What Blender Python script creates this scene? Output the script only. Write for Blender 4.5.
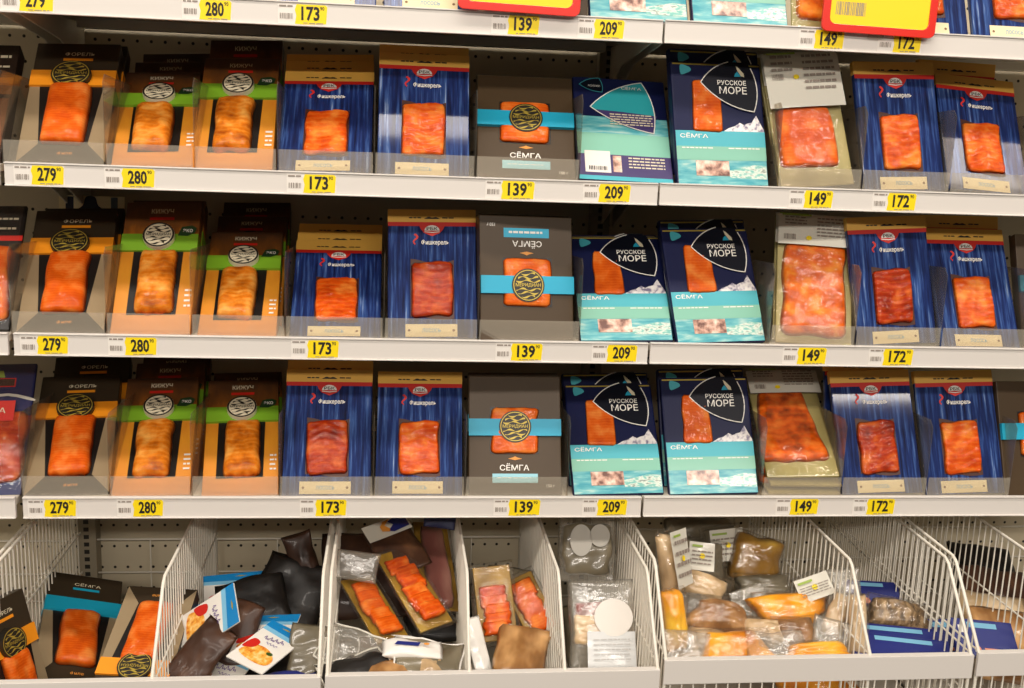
import bpy, math, random
from mathutils import Vector, Matrix, noise
for o in list(bpy.data.objects): bpy.data.objects.remove(o)
SC = bpy.context.scene
COL = SC.collection
PI = math.pi

# ------------------------------------------------------------------ camera
CAM_R = Matrix(((0.99358, 0.11206, -0.01550), (-0.10662, 0.97340, 0.20279), (0.03781, -0.19984, 0.97910)))
CAM_P = Vector((0.5776, -1.7041, 1.4452))
FPX = 1080.0
cd = bpy.data.cameras.new('camera'); cam = bpy.data.objects.new('camera', cd); COL.objects.link(cam)
cd.sensor_width = 36.0; cd.lens = FPX / 1024 * 36.0; cd.clip_start = .05; cd.clip_end = 50
mw = Matrix.Identity(4)
for i in range(3):
    mw[i][0] = CAM_R[i][0]; mw[i][1] = CAM_R[i][2]; mw[i][2] = -CAM_R[i][1]; mw[i][3] = CAM_P[i]
cam.matrix_world = mw
SC.camera = cam

def at(px, py, Y):
    """point of the place seen at a pixel, at depth Y behind the shelf edge"""
    d = CAM_R @ Vector(((px - 512) / FPX, 1, -(py - 344) / FPX))
    return CAM_P + d * ((Y - CAM_P.y) / d.y)

# ------------------------------------------------------------------ light
SC.view_settings.view_transform = 'Standard'; SC.view_settings.look = 'None'
SC.view_settings.gamma = 1; SC.view_settings.use_curve_mapping = False
SC.view_settings.exposure = -0.15
w = bpy.data.worlds.new('store_air'); SC.world = w; w.use_nodes = True
bg = w.node_tree.nodes['Background']; bg.inputs[0].default_value = (1.0, .89, .75, 1); bg.inputs[1].default_value = .09
def lamp(x, y, z, sx, sy, watts, tilt=0.0):
    l = bpy.data.lights.new('ceiling_lamp', 'AREA'); l.shape = 'RECTANGLE'; l.size = sx; l.size_y = sy
    l.energy = watts; l.color = (1.0, .91, .81)
    o = bpy.data.objects.new('ceiling_lamp', l); COL.objects.link(o)
    o.location = (x, y, z); o.rotation_euler = (tilt, 0, 0)
    return o
for ly, dy, wt, tl in ((-.95, .26, 27, .15), (-2.9, .22, 38, .5), (-5.4, .30, 54, .7)):
    for lx in (-1.6, .5, 2.6):
        lamp(lx, ly, 3.3, 1.8, dy, wt, tl)

# ------------------------------------------------------------------ materials
def lin(c):
    r = []
    for v in c[:3]:
        v /= 255.0
        r.append(v / 12.92 if v <= .04045 else ((v + .055) / 1.055) ** 2.4)
    return (*r, 1.0)
MATS = {}
def mat(name, rgb, rough=.5, metal=0.0, coat=0.0, spec=.5, coat_rough=.08):
    if name in MATS: return MATS[name]
    m = bpy.data.materials.new(name); m.use_nodes = True
    b = m.node_tree.nodes['Principled BSDF']
    b.inputs['Base Color'].default_value = lin(rgb); b.inputs['Roughness'].default_value = rough
    b.inputs['Metallic'].default_value = metal; b.inputs['Specular IOR Level'].default_value = spec
    if coat: b.inputs['Coat Weight'].default_value = coat; b.inputs['Coat Roughness'].default_value = coat_rough
    MATS[name] = m; return m
class NT:
    def __init__(s, m): s.t = m.node_tree; s.b = s.t.nodes['Principled BSDF']
    def n(s, typ, **kw):
        x = s.t.nodes.new(typ)
        for k, v in kw.items(): setattr(x, k, v)
        return x
    def l(s, a, b): s.t.links.new(a, b)
    def coords(s, scale=(1, 1, 1), rnd=False, kind='Object'):
        tc = s.n('ShaderNodeTexCoord'); mp = s.n('ShaderNodeMapping'); mp.inputs['Scale'].default_value = scale
        s.l(tc.outputs[kind], mp.inputs['Vector'])
        if rnd:
            oi = s.n('ShaderNodeObjectInfo'); ma = s.n('ShaderNodeMath', operation='MULTIPLY'); ma.inputs[1].default_value = 37.0
            s.l(oi.outputs['Random'], ma.inputs[0]); s.l(ma.outputs[0], mp.inputs['Location'])
        return mp.outputs['Vector']
    def ramp(s, src, stops):
        r = s.n('ShaderNodeValToRGB'); e = r.color_ramp.elements
        while len(e) < len(stops): e.new(.5)
        for q, (p, c) in zip(e, stops): q.position = p; q.color = lin(c)
        s.l(src, r.inputs['Fac']); return r.outputs['Color']
    def noise(s, vec, scale, detail=3, rough=.5):
        x = s.n('ShaderNodeTexNoise'); x.inputs['Scale'].default_value = scale
        x.inputs['Detail'].default_value = detail; x.inputs['Roughness'].default_value = rough
        s.l(vec, x.inputs['Vector']); return x.outputs['Fac']
    def bump(s, h, strength=.3, dist=.002):
        x = s.n('ShaderNodeBump'); x.inputs['Strength'].default_value = strength; x.inputs['Distance'].default_value = dist
        s.l(h, x.inputs['Height']); s.l(x.outputs['Normal'], s.b.inputs['Normal']); return x
def mottled(name, stops, scale, stretch=(1, 1, 1), rough=.5, coat=0, bump=0, detail=3, rnd=True, metal=0, kind='Object', bscale=None):
    if name in MATS: return MATS[name]
    m = mat(name, stops[0][1], rough, metal, coat); k = NT(m)
    v = k.coords(stretch, rnd, kind); f = k.noise(v, scale, detail)
    k.l(k.ramp(f, stops), k.b.inputs['Base Color'])
    if bump: k.bump(k.noise(v, bscale, 2) if bscale else f, bump)
    return m
def fish_mat(name, base, pale, dark, bands=55, coat=.8, axis=(1, 1, 1), distort=3.0, bright=1.0):
    if name in MATS: return MATS[name]
    m = mat(name, base, .45, 0, coat * .6, spec=.12, coat_rough=.12); k = NT(m)
    v = k.coords(axis, True)
    wv = k.n('ShaderNodeTexWave', wave_type='BANDS', bands_direction='Z'); wv.inputs['Scale'].default_value = bands
    wv.inputs['Distortion'].default_value = distort; wv.inputs['Detail'].default_value = 2; wv.inputs['Detail Scale'].default_value = 1.2
    k.l(v, wv.inputs['Vector'])
    c1 = k.ramp(wv.outputs['Fac'], [(0, dark), (.3, base), (.8, base), (.97, pale)])
    f = k.noise(v, 38, 3); c2 = k.ramp(f, [(.3, dark), (.5, base), (.72, pale)])
    mx = k.n('ShaderNodeMixRGB'); mx.inputs['Fac'].default_value = .82
    k.l(c1, mx.inputs['Color1']); k.l(c2, mx.inputs['Color2']); k.l(mx.outputs['Color'], k.b.inputs['Base Color'])
    f2 = k.noise(v, 90, 2); k.bump(f2, .4, .002)
    cb = k.n('ShaderNodeBump'); cb.inputs['Strength'].default_value = .8; cb.inputs['Distance'].default_value = .006
    k.l(k.noise(k.coords((1, 1, .7), True), 55, 2), cb.inputs['Height']); k.l(cb.outputs['Normal'], k.b.inputs['Coat Normal']); k.b.inputs['Coat Roughness'].default_value = .04
    return m
def film_mat(name, gloss=.10, haze=.04, tint=(255, 255, 255), rough=.08, bump=.6, scale=60, fres=.3):
    """clear plastic: see-through with sharp glints and a little haze"""
    if name in MATS: return MATS[name]
    m = bpy.data.materials.new(name); m.use_nodes = True; t = m.node_tree; t.nodes.clear()
    N = t.nodes.new; L = t.links.new
    out = N('ShaderNodeOutputMaterial'); tr = N('ShaderNodeBsdfTransparent'); tr.inputs[0].default_value = lin(tint)
    gl = N('ShaderNodeBsdfGlossy'); gl.inputs['Roughness'].default_value = rough
    df = N('ShaderNodeBsdfDiffuse'); df.inputs[0].default_value = lin((235, 228, 212))
    lw = N('ShaderNodeLayerWeight'); lw.inputs['Blend'].default_value = .25
    ad = N('ShaderNodeMath'); ad.operation = 'MULTIPLY_ADD'; ad.inputs[1].default_value = fres; ad.inputs[2].default_value = gloss; ad.use_clamp = True
    L(lw.outputs['Fresnel'], ad.inputs[0])
    m1 = N('ShaderNodeMixShader'); m1.inputs[0].default_value = haze; L(tr.outputs[0], m1.inputs[1]); L(df.outputs[0], m1.inputs[2])
    m2 = N('ShaderNodeMixShader'); L(ad.outputs[0], m2.inputs[0]); L(m1.outputs[0], m2.inputs[1]); L(gl.outputs[0], m2.inputs[2])
    L(m2.outputs[0], out.inputs['Surface'])
    if bump:
        tc = N('ShaderNodeTexCoord'); nz = N('ShaderNodeTexNoise'); nz.inputs['Scale'].default_value = scale; nz.inputs['Detail'].default_value = 3
        L(tc.outputs['Object'], nz.inputs['Vector']); bp = N('ShaderNodeBump'); bp.inputs['Strength'].default_value = bump; bp.inputs['Distance'].default_value = .004
        L(nz.outputs['Fac'], bp.inputs['Height']); L(bp.outputs['Normal'], gl.inputs['Normal']); L(bp.outputs['Normal'], lw.inputs['Normal'])
    MATS[name] = m; return m

M_RAIL = mat('rail_white', (226, 220, 213), .4)
M_SHELF = mat('shelf_enamel', (214, 206, 190), .45)
M_WIRE = mat('wire_white', (240, 234, 220), .4)
def peg_mat():
    m = mat('pegboard', (206, 194, 168), .55); k = NT(m)
    tc = k.n('ShaderNodeTexCoord'); sc = k.n('ShaderNodeVectorMath', operation='MULTIPLY_ADD'); sc.inputs[1].default_value = (40, 40, 22.27); sc.inputs[2].default_value = (.26, 0, .581)
    fr = k.n('ShaderNodeVectorMath', operation='FRACTION'); sp = k.n('ShaderNodeSeparateXYZ')
    k.l(tc.outputs['Object'], sc.inputs[0]); k.l(sc.outputs[0], fr.inputs[0]); k.l(fr.outputs[0], sp.inputs[0])
    cb = k.n('ShaderNodeCombineXYZ'); k.l(sp.outputs['X'], cb.inputs['X'])
    zz = k.n('ShaderNodeMath', operation='MULTIPLY_ADD'); zz.inputs[1].default_value = 1.78; zz.inputs[2].default_value = -.39; k.l(sp.outputs['Z'], zz.inputs[0]); k.l(zz.outputs[0], cb.inputs['Y'])
    ds = k.n('ShaderNodeVectorMath', operation='DISTANCE'); ds.inputs[1].default_value = (.5, .5, 0); k.l(cb.outputs[0], ds.inputs[0])
    k.l(k.ramp(ds.outputs['Value'], [(.10, (26, 22, 18)), (.13, (206, 194, 168))]), k.b.inputs['Base Color'])
    return m
M_PEG = peg_mat()
def slot_mat():
    m = mat('slotted_upright', (150, 140, 120), .5); k = NT(m)
    tc = k.n('ShaderNodeTexCoord'); sp = k.n('ShaderNodeSeparateXYZ'); k.l(tc.outputs['Object'], sp.inputs[0])
    def band(sock, mul, off, lo):
        a = k.n('ShaderNodeMath', operation='MULTIPLY_ADD'); a.inputs[1].default_value = mul; a.inputs[2].default_value = off; k.l(sock, a.inputs[0])
        f = k.n('ShaderNodeMath', operation='FRACT'); k.l(a.outputs[0], f.inputs[0])
        g = k.n('ShaderNodeMath', operation='LESS_THAN'); g.inputs[1].default_value = lo; k.l(f.outputs[0], g.inputs[0]); return g.outputs[0]
    zz = band(sp.outputs['Z'], 64, 0, .55)
    ab = k.n('ShaderNodeMath', operation='ABSOLUTE'); k.l(sp.outputs['X'], ab.inputs[0])
    lt = k.n('ShaderNodeMath', operation='LESS_THAN'); lt.inputs[1].default_value = .005; k.l(ab.outputs[0], lt.inputs[0])
    mu = k.n('ShaderNodeMath', operation='MULTIPLY'); k.l(zz, mu.inputs[0]); k.l(lt.outputs[0], mu.inputs[1])
    k.l(k.ramp(mu.outputs[0], [(.2, (150, 140, 120)), (.8, (22, 19, 16))]), k.b.inputs['Base Color'])
    return m
M_SLOT = slot_mat()
M_ACR = film_mat('clear_acrylic', .04, .05, (238, 232, 224), .05, 0)
M_ACRF = film_mat('fence_acrylic', .03, .15, (250, 247, 242), .08, 0, fres=.12)
M_FILM = film_mat('pouch_film', .035, .015, rough=.08, bump=1.0, scale=45)
M_FILM2 = film_mat('cloudy_film', .10, .14, rough=.2, bump=1.0, scale=30)
M_YEL = mat('tag_yellow', (252, 222, 10), .5)
M_PAPER = mat('paper_white', (238, 232, 224), .6)
M_INK = mat('ink_black', (28, 24, 22), .6)
M_GREYINK = mat('ink_grey', (150, 138, 128), .6)
M_RED = mat('frame_red', (226, 34, 14), .35, coat=.4)
M_SIGNY = mat('sign_yellow', (255, 220, 25), .45)
M_CARD = mat('dark_carton', (56, 46, 33), .40, spec=.3)
M_TAN = mat('tan_foil_print', (168, 148, 116), .28, .25)
M_BROWN = mat('brown_carton', (74, 58, 39), .42, spec=.3)
M_BLACK = mat('window_black', (20, 16, 14), .4)
M_ORBAND = mat('orange_band', (246, 152, 26), .45)
M_CYAN = mat('cyan_band', (22, 168, 204), .45)
M_LCYAN = mat('pale_cyan_label', (150, 208, 222), .45)
M_GOLD = mat('gold_print', (186, 162, 66), .4, .3)
M_IVORY = mat('ivory_print', (226, 216, 186), .5)
M_WHITE = mat('white_print', (240, 236, 228), .5)
M_EMB = mat('emblem_black', (34, 30, 22), .45)
M_GREEN = mat('green_band', (118, 168, 34), .5)
M_DGREEN = mat('badge_green', (24, 58, 26), .5)
M_REDINK = mat('red_print', (204, 34, 22), .5)
M_ORINK = mat('orange_print', (226, 150, 60), .5)
def kizhuch_mat():
    m = mat('autumn_print', (190, 120, 40), .4, coat=.1); k = NT(m)
    v = k.coords((1, 1, 1)); sp = k.n('ShaderNodeSeparateXYZ'); k.l(v, sp.inputs[0])
    nz = k.noise(k.coords((1, 1, .35), True), 60, 3)
    a = k.n('ShaderNodeMath', operation='MULTIPLY_ADD'); a.inputs[1].default_value = .07; k.l(nz, a.inputs[0]); k.l(sp.outputs['Z'], a.inputs[2])
    d = k.n('ShaderNodeMath', operation='DIVIDE'); d.inputs[1].default_value = .30; k.l(a.outputs[0], d.inputs[0])
    k.l(k.ramp(d.outputs[0], [(0, (226, 158, 92)), (.2, (232, 150, 62)), (.5, (224, 150, 40)), (.72, (190, 112, 26)), (.82, (118, 70, 26)), (.95, (74, 46, 26))]), k.b.inputs['Base Color'])
    return m
M_AUT = kizhuch_mat()
def denim_mat():
    m = mat('denim_board_print', (30, 52, 110), .55, coat=.6, spec=.12, coat_rough=.06); k = NT(m)
    v = k.coords((1, 1, .05), True); f = k.noise(v, 170, 4, .6)
    k.l(k.ramp(f, [(.3, (8, 16, 50)), (.5, (22, 44, 102)), (.63, (58, 90, 150)), (.74, (160, 180, 210))]), k.b.inputs['Base Color'])
    return m
M_DENIM = denim_mat()
M_KRAFT = mat('kraft_header', (230, 178, 78), .5)
M_CREAM = mat('cream_label', (238, 222, 178), .5)
M_BLUEINK = mat('pale_blue_ink', (140, 178, 196), .5)
M_NAVY = mat('navy_print', (18, 24, 64), .4, coat=.15, spec=.2)
M_NAVY2 = mat('black_navy_print', (8, 11, 26), .4, coat=.1, spec=.2)
M_TEAL = mat('teal_band', (70, 176, 190), .45, coat=.1)
M_PGREEN = mat('pale_green_band', (130, 192, 170), .45, coat=.1)
M_SEA = mottled('sea_print', [(.35, (56, 156, 172)), (.55, (108, 186, 190)), (.7, (176, 210, 202))], 30, (1, 1, 5), .45, .1)
M_FOAM = mottled('foam_print', [(.4, (120, 190, 180)), (.55, (224, 232, 220)), (.7, (120, 140, 130))], 90, (1, 1, 2.5), .4, .3)
M_MOUNT = mottled('mountain_print', [(.38, (130, 124, 150)), (.5, (226, 220, 222)), (.65, (246, 242, 238))], 120, (1, 1, 1), .4, .3)
M_PIC = mottled('serving_picture', [(.35, (110, 70, 60)), (.5, (206, 160, 140)), (.68, (246, 226, 208))], 70, (1, 1, 1), .4, .3)
M_PURPLE = mat('purple_print', (66, 52, 104), .4, coat=.3)
M_SAL = fish_mat('salmon_flesh', (220, 92, 12), (236, 140, 62), (196, 70, 6), 60, .45)
M_SLICE = fish_mat('salmon_slices_flesh', (218, 84, 8), (240, 146, 58), (182, 54, 4), 34, .6, (1, 1, 1), 5)
M_DARKSAL = fish_mat('smoked_salmon_flesh', (174, 50, 8), (218, 112, 48), (116, 26, 4), 34, .5, (1, 1, 1), 5)
M_COHO = fish_mat('coho_flesh', (218, 120, 22), (242, 176, 84), (150, 66, 8), 30, .5, (1, 1, 1), 6)
M_SKIN = mottled('gold_board', [(.3, (112, 80, 8)), (.6, (166, 126, 26)), (.8, (214, 184, 90))], 26, (1, 1, .4), .4, .15, metal=.1)
M_GREENBOARD = mottled('olive_board', [(.3, (150, 138, 80)), (.7, (186, 172, 112))], 20, (1, 1, .4), .35, .4)
M_LABELW = mat('label_white', (224, 220, 206), .5, coat=.4)
M_GLEAF = mat('label_green', (150, 176, 70), .5)

# ------------------------------------------------------------------ mesh helpers
class MB:
    def __init__(s): s.v = []; s.f = []
    def box(s, x0, x1, y0, y1, z0, z1):
        b = len(s.v)
        s.v += [(x0, y0, z0), (x1, y0, z0), (x1, y1, z0), (x0, y1, z0), (x0, y0, z1), (x1, y0, z1), (x1, y1, z1), (x0, y1, z1)]
        s.f += [tuple(b + i for i in q) for q in ((0, 3, 2, 1), (4, 5, 6, 7), (0, 1, 5, 4), (1, 2, 6, 5), (2, 3, 7, 6), (3, 0, 4, 7))]
        return s
    def tube(s, pts, r, seg=6, cap=True):
        pts = [Vector(p) for p in pts]; b0 = len(s.v); up = None
        for i, p in enumerate(pts):
            d = (pts[min(i + 1, len(pts) - 1)] - pts[max(i - 1, 0)]).normalized()
            a = Vector((1, 0, 0)) if abs(d.x) < .8 else Vector((0, 0, 1))
            u = d.cross(a).normalized(); v = d.cross(u)
            for j in range(seg):
                t = 2 * PI * j / seg; s.v.append(tuple(p + (u * math.cos(t) + v * math.sin(t)) * r))
        for i in range(len(pts) - 1):
            for j in range(seg):
                a = b0 + i * seg + j; c = b0 + i * seg + (j + 1) % seg
                s.f.append((a, c, c + seg, a + seg))
        if cap:
            s.f.append(tuple(b0 + j for j in range(seg))[::-1]); e = b0 + (len(pts) - 1) * seg
            s.f.append(tuple(e + j for j in range(seg)))
        return s
    def poly(s, pts, y):
        b = len(s.v); s.v += [(p[0], y, p[1]) for p in pts]; s.f.append(tuple(range(b, b + len(pts)))); return s
    def prism(s, pts, y0, y1):
        n = len(pts); b = len(s.v)
        s.v += [(p[0], y0, p[1]) for p in pts] + [(p[0], y1, p[1]) for p in pts]
        s.f.append(tuple(range(b, b + n))); s.f.append(tuple(range(b + 2 * n - 1, b + n - 1, -1)))
        for i in range(n):
            j = (i + 1) % n; s.f.append((b + i, b + n + i, b + n + j, b + j))
        return s
    def build(s, name, m, parent=None, bevel=0, smooth=False):
        me = bpy.data.meshes.new(name); me.from_pydata(s.v, [], s.f); me.update()
        me.materials.append(m)
        if smooth: me.polygons.foreach_set('use_smooth', [True] * len(me.polygons))
        o = bpy.data.objects.new(name, me); COL.objects.link(o)
        if bevel:
            bv = o.modifiers.new('bevel', 'BEVEL'); bv.width = bevel; bv.segments = 2; bv.limit_method = 'ANGLE'; bv.angle_limit = .6
        if parent: o.parent = parent
        return o
def thing(name, label='', cat='', group=None):
    o = bpy.data.objects.new(name, None); COL.objects.link(o); o.empty_display_size = .03
    return tag(o, label, cat, group)
def tag(o, label, cat, group=None):
    if label: o['label'] = label
    if cat: o['category'] = cat
    if group: o['group'] = group
    return o
def structure(o): o['kind'] = 'structure'; return o
KIDS = {}
def copy_tree(o, parent=None):
    c = o.copy(); COL.objects.link(c)
    if parent: c.parent = parent; c.matrix_parent_inverse = o.matrix_parent_inverse.copy()
    for ch in list(o.children): copy_tree(ch, c)
    return c
L = lambda k: -.0004 * k - .0002            # height of a printed layer above the carton face
def flat(name, pts, k, m, parent): return MB().poly(pts, L(k)).build(name, m, parent)
def rect(x0, x1, z0, z1): return [(x0, z0), (x1, z0), (x1, z1), (x0, z1)]
def disc(cx, cz, rx, rz=None, n=28):
    rz = rz or rx; return [(cx + rx * math.cos(2 * PI * i / n), cz + rz * math.sin(2 * PI * i / n)) for i in range(n)]
TXT = {}
def text_geo(body, weight=0.0, res=2):
    key = (body, weight, res)
    if key in TXT: return TXT[key]
    c = bpy.data.curves.new('t', 'FONT'); c.body = body; c.size = 1; c.offset = weight; c.resolution_u = res
    c.align_x = 'CENTER'; c.align_y = 'CENTER'
    o = bpy.data.objects.new('t', c); COL.objects.link(o)
    me = bpy.data.meshes.new_from_object(o.evaluated_get(bpy.context.evaluated_depsgraph_get()))
    vs = [tuple(v.co[:2]) for v in me.vertices]; fs = [tuple(p.vertices) for p in me.polygons]
    bpy.data.objects.remove(o); bpy.data.curves.remove(c); bpy.data.meshes.remove(me)
    x0 = min(v[0] for v in vs); x1 = max(v[0] for v in vs); y0 = min(v[1] for v in vs); y1 = max(v[1] for v in vs)
    vs = [((v[0] - (x0 + x1) / 2) / (x1 - x0), (v[1] - (y0 + y1) / 2) / (y1 - y0)) for v in vs]
    TXT[key] = (vs, fs); return TXT[key]
def text(name, body, cx, cz, wd, ht, k, m, parent, weight=.012, rot=0.0):
    vs, fs = text_geo(body, weight); c, s = math.cos(rot), math.sin(rot); mb = MB()
    for x, z in vs:
        x *= wd; z *= ht; mb.v.append((cx + x * c - z * s, L(k), cz + x * s + z * c))
    mb.f = fs; return mb.build(name, m, parent)
def lines(name, x0, x1, z0, z1, n, k, m, parent, fill=.45, seed=1):
    """rows of tiny illegible print"""
    r = random.Random(seed); mb = MB(); dz = (z1 - z0) / n
    for i in range(n):
        x = x0; zt = z1 - i * dz
        while x < x1 - .002:
            q = min(x1, x + r.uniform(.004, .012)); mb.poly(rect(x, q, zt - dz * fill, zt), L(k)); x = q + .0016
    return mb.build(name, m, parent)
def bars(name, x0, x1, z0, z1, k, m, parent, seed=2):
    r = random.Random(seed); mb = MB(); x = x0
    while x < x1:
        q = r.choice((.0006, .001, .0016)); mb.poly(rect(x, min(x + q, x1), z0, z1), L(k)); x += q + r.choice((.0006, .001, .0014))
    return mb.build(name, m, parent)
def fillet(name, parent, m, cx, cz, w, h, t, y0, seed=1, taper=0.0, wave=0.0, ripple=0, rough=.04, nx=22, nz=34, bend=0.0, dome=3.0, rdir='z'):
    """a piece of fish: rounded uneven slab lying on a board at y0, bulging towards -y"""
    of = seed * 7.31; vs = []; fs = []
    for j in range(nz + 1):
        v = -1 + 2 * j / nz
        half = w / 2 * (1 - taper * v) * (1 + rough * noise.noise(Vector((v * 2.2, of, 0)))) 
        half *= (1 - max(0, abs(v) - .86) ** 2 * 9)
        sh = w * .05 * noise.noise(Vector((v * 1.3, of + 9, 1))) + bend * w * (v * v)
        for i in range(nx + 1):
            u = -1 + 2 * i / nx
            x = cx + u * half + sh
            z = cz + v * h / 2 + (wave * h * math.sin(u * 2.4 + .4) * (abs(v)) if wave else 0) + h * rough * .5 * noise.noise(Vector((u * 1.7, of, v))) 
            d = max(0, 1 - abs(u) ** (dome * 2)) ** .5 * max(0, 1 - abs(v) ** (dome * 3)) ** .5
            q = v if rdir == 'z' else u
            rp = ((q + 1.0 + .12 * math.sin(u * 3 + of)) * ripple / 2 % 1.0) if ripple else .5
            y = y0 - t * d * (.74 + .30 * (rp if ripple else 1) + .16 * noise.noise(Vector((u * 2.4, v * 3.1, of))))
            vs.append((x, y, z))
    for j in range(nz):
        for i in range(nx):
            a = j * (nx + 1) + i; fs.append((a, a + 1, a + nx + 2, a + nx + 1))
    b = len(vs); ring = [i for i in range(nx + 1)] + [(nx + 1) * (j + 1) - 1 for j in range(1, nz + 1)] + [nz * (nx + 1) + i for i in range(nx - 1, -1, -1)] + [j * (nx + 1) for j in range(nz - 1, 0, -1)]
    fs.append(tuple(ring[::-1]))
    mb = MB(); mb.v = vs; mb.f = fs; return mb.build(name, m, parent, smooth=True)
def crumple(name, parent, m, pts_fn, nx, nz, amp, seed, freq=14):
    """one wrinkled sheet; pts_fn(u, v) -> point, u and v in 0..1"""
    mb = MB()
    for j in range(nz + 1):
        for i in range(nx + 1):
            p = Vector(pts_fn(i / nx, j / nz)); q = p * freq + Vector((seed * 3.7, 0, 0))
            e = amp * (noise.noise(q) + .5 * abs(noise.noise(q * 2.3)))
            mb.v.append((p.x + amp * .5 * noise.noise(q + Vector((5, 1, 0))), p.y + e, p.z + amp * .5 * noise.noise(q + Vector((1, 7, 0)))))
    for j in range(nz):
        for i in range(nx):
            a = j * (nx + 1) + i; mb.f.append((a, a + 1, a + nx + 2, a + nx + 1))
    return mb.build(name, m, parent, smooth=True)
def pose(o, X, Y, Z, lean=0.0, yaw=0.0, roll=0.0, scale=1.0, lift=0.0):
    """lean tips the top backwards, yaw turns it, roll tips it to the right"""
    M = Matrix.Rotation(yaw, 4, 'Z') @ Matrix.Rotation(-lean, 4, 'X') @ Matrix.Rotation(roll, 4, 'Y')
    if scale != 1: M = M @ Matrix.Scale(scale, 4)
    o.matrix_world = Matrix.Translation((X, Y, Z + lift)) @ M
    return o

# ------------------------------------------------------------------ the fixture
ZR = {'A': 1.5757, 'B': 1.3257, 'C': 1.0658, 'D': 0.8}      # lower edge of each price rail
RAILH = .0355
DECK = {0: 1.5757 + .032, 1: 1.3577, 2: 1.0978, 3: .832}
WALL_Y = .42
for x0, x1, nm in ((-1.0, -.013, 'wall_left'), (-.013, .983, 'wall_back'), (.983, 2.1, 'wall_right')):
    o = structure(MB().box(x0 - .0, x1 - .004, WALL_Y, WALL_Y + .02, .40, 2.25).build(nm, M_PEG))
o = structure(MB().box(-1.0, 2.1, -.16, .42, .38, .40).build('floor', mat('plinth_enamel', (150, 140, 124), .5)))
for x, side in ((-.013, 'left end of the middle bay, behind the bins'), (.983, 'right end of the middle bay, behind the bins')):
    o = MB().box(-.018, .018, .385, .425, .41, 2.2).build('shelf_upright', M_SLOT); o.location.x = x
    tag(o, 'slotted grey metal upright at the ' + side, 'shelf upright', 'slotted shelf uprights')

LEVEL = {'A': 'top', 'B': 'second', 'C': 'third', 'D': 'lowest'}
BAYS = ((-1.0, {'A': .0, 'B': .0, 'C': -.001, 'D': -.004}, 'left'), (0.0, {}, 'middle'), (1.0, {'A': -.0085, 'B': .0, 'C': .001, 'D': .007}, 'right'))
def shelf(bay, x, off, key):
    z = ZR[key] + (.0006 if bay == 'right' else 0); t = thing('display_shelf', 'white metal shelf with price rail, %s level of the %s bay' % (LEVEL[key], bay), 'shelf', 'white display shelves')
    t.location = (x + off.get(key, 0), 0, z)
    a, b = .0015, .9985
    if bay == 'middle': b = {'A': .9895, 'B': .998, 'C': .9985, 'D': 1.004}[key]
    if bay == 'left': b = .994
    MB().box(a, b, .004, .40, .020, .0315).build('deck', M_SHELF, t, .001)
    r = MB(); r.box(a, b, -.003, .004, 0, RAILH); r.box(a, b, -.0055, -.003, 0, .0022); r.box(a, b, -.0055, -.003, RAILH - .0022, RAILH)
    r.build('price_rail', M_RAIL, t, .0006)
    MB().box(a + .03, b - .03, .02, .05, .004, .020).build('front_stiffener', M_SHELF, t, .001)
    MB().box(a + .03, b - .03, .30, .33, .004, .020).build('rear_stiffener', M_SHELF, t, .001)
    for xx in (.012, .985):
        m = MB(); pr = [(.06, .018), (.06, .004), (.27, -.020), (.41, -.075), (.41, .018)]
        n = len(pr); m.v = [(xx, y, zz) for y, zz in pr] + [(xx + .003, y, zz) for y, zz in pr]
        m.f = [tuple(range(n))[::-1], tuple(range(n, 2 * n))] + [(i, (i + 1) % n, n + (i + 1) % n, n + i) for i in range(n)]
        m.build('bracket', M_SHELF, t)
    return t
for x, off, bay in BAYS:
    for key in 'ABCD': shelf(bay, x, off, key)

# price tags in the rails
TAGX = {'A': [(.036, .082), (.291, .335), (.430, .475), (.749, .795), (.882, .927), (1.234, 1.280), (1.364, 1.408)],
        'B': [(.041, .086), (.172, .218), (.442, .489), (.748, .798), (.903, .952), (1.241, 1.287), (1.382, 1.429)],
        'C': [(.037, .081), (.168, .214), (.448, .495), (.773, .822), (.931, .979), (1.254, 1.302), (1.404, 1.454)],
        'D': [(.035, .082), (.172, .217), (.461, .509), (.779, .830), (.929, .978), (1.266, 1.314), (1.404, 1.452)]}
PRICE = ('279', '280', '173', '139', '209', '149', '172')
def price_tag(num, x0, x1, z, key):
    t = thing('price_tag', 'yellow %s price tag in the %s shelf rail' % (num, LEVEL[key]), 'price tag', 'yellow price tags in the rails')
    t.location = (x0, -.0034, z); wd = x1 - x0; y0 = .0032; y1 = .0315
    MB().box(-.026, wd + .002, -.0003, .0004, y0 - .0006, y1 + .0006).build('paper', M_PAPER, t)
    r = random.Random(int(num)); jag = [(-.001, y0)] + [(wd * .25, y0 - .0005), (wd, y0 + .001), (wd + .0016, y1 - .003), (wd - .001, y1), (.0015, y1), (-.0012, y1 - .008), (.001, y0 + .012)]
    flat('price_field', jag, 1, M_YEL, t)
    text('digits', num, wd * .485, .0185, wd * .60, .0205, 2, M_INK, t, .028)
    text('kopecks', '90', wd * .87, .0265, wd * .14, .0055, 2, M_INK, t, .01)
    lines('fine_print', wd * .25, wd * .9, y0 + .0006, y0 + .0022, 1, 2, M_GREYINK, t, .7, int(num))
    lines('product_name', -.024, -.002, .0265, .0295, 1, 2, M_GREYINK, t, .8, int(num) + 1)
    bars('barcode', -.023, -.004, .010, .018, 2, M_GREYINK, t, int(num) + 2)
    return t
for key in 'ABCD':
    for num, (a, b) in zip(PRICE, TAGX[key]): price_tag(num, a, b, ZR[key] + (.0006 if a > 1 else 0), key)

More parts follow.
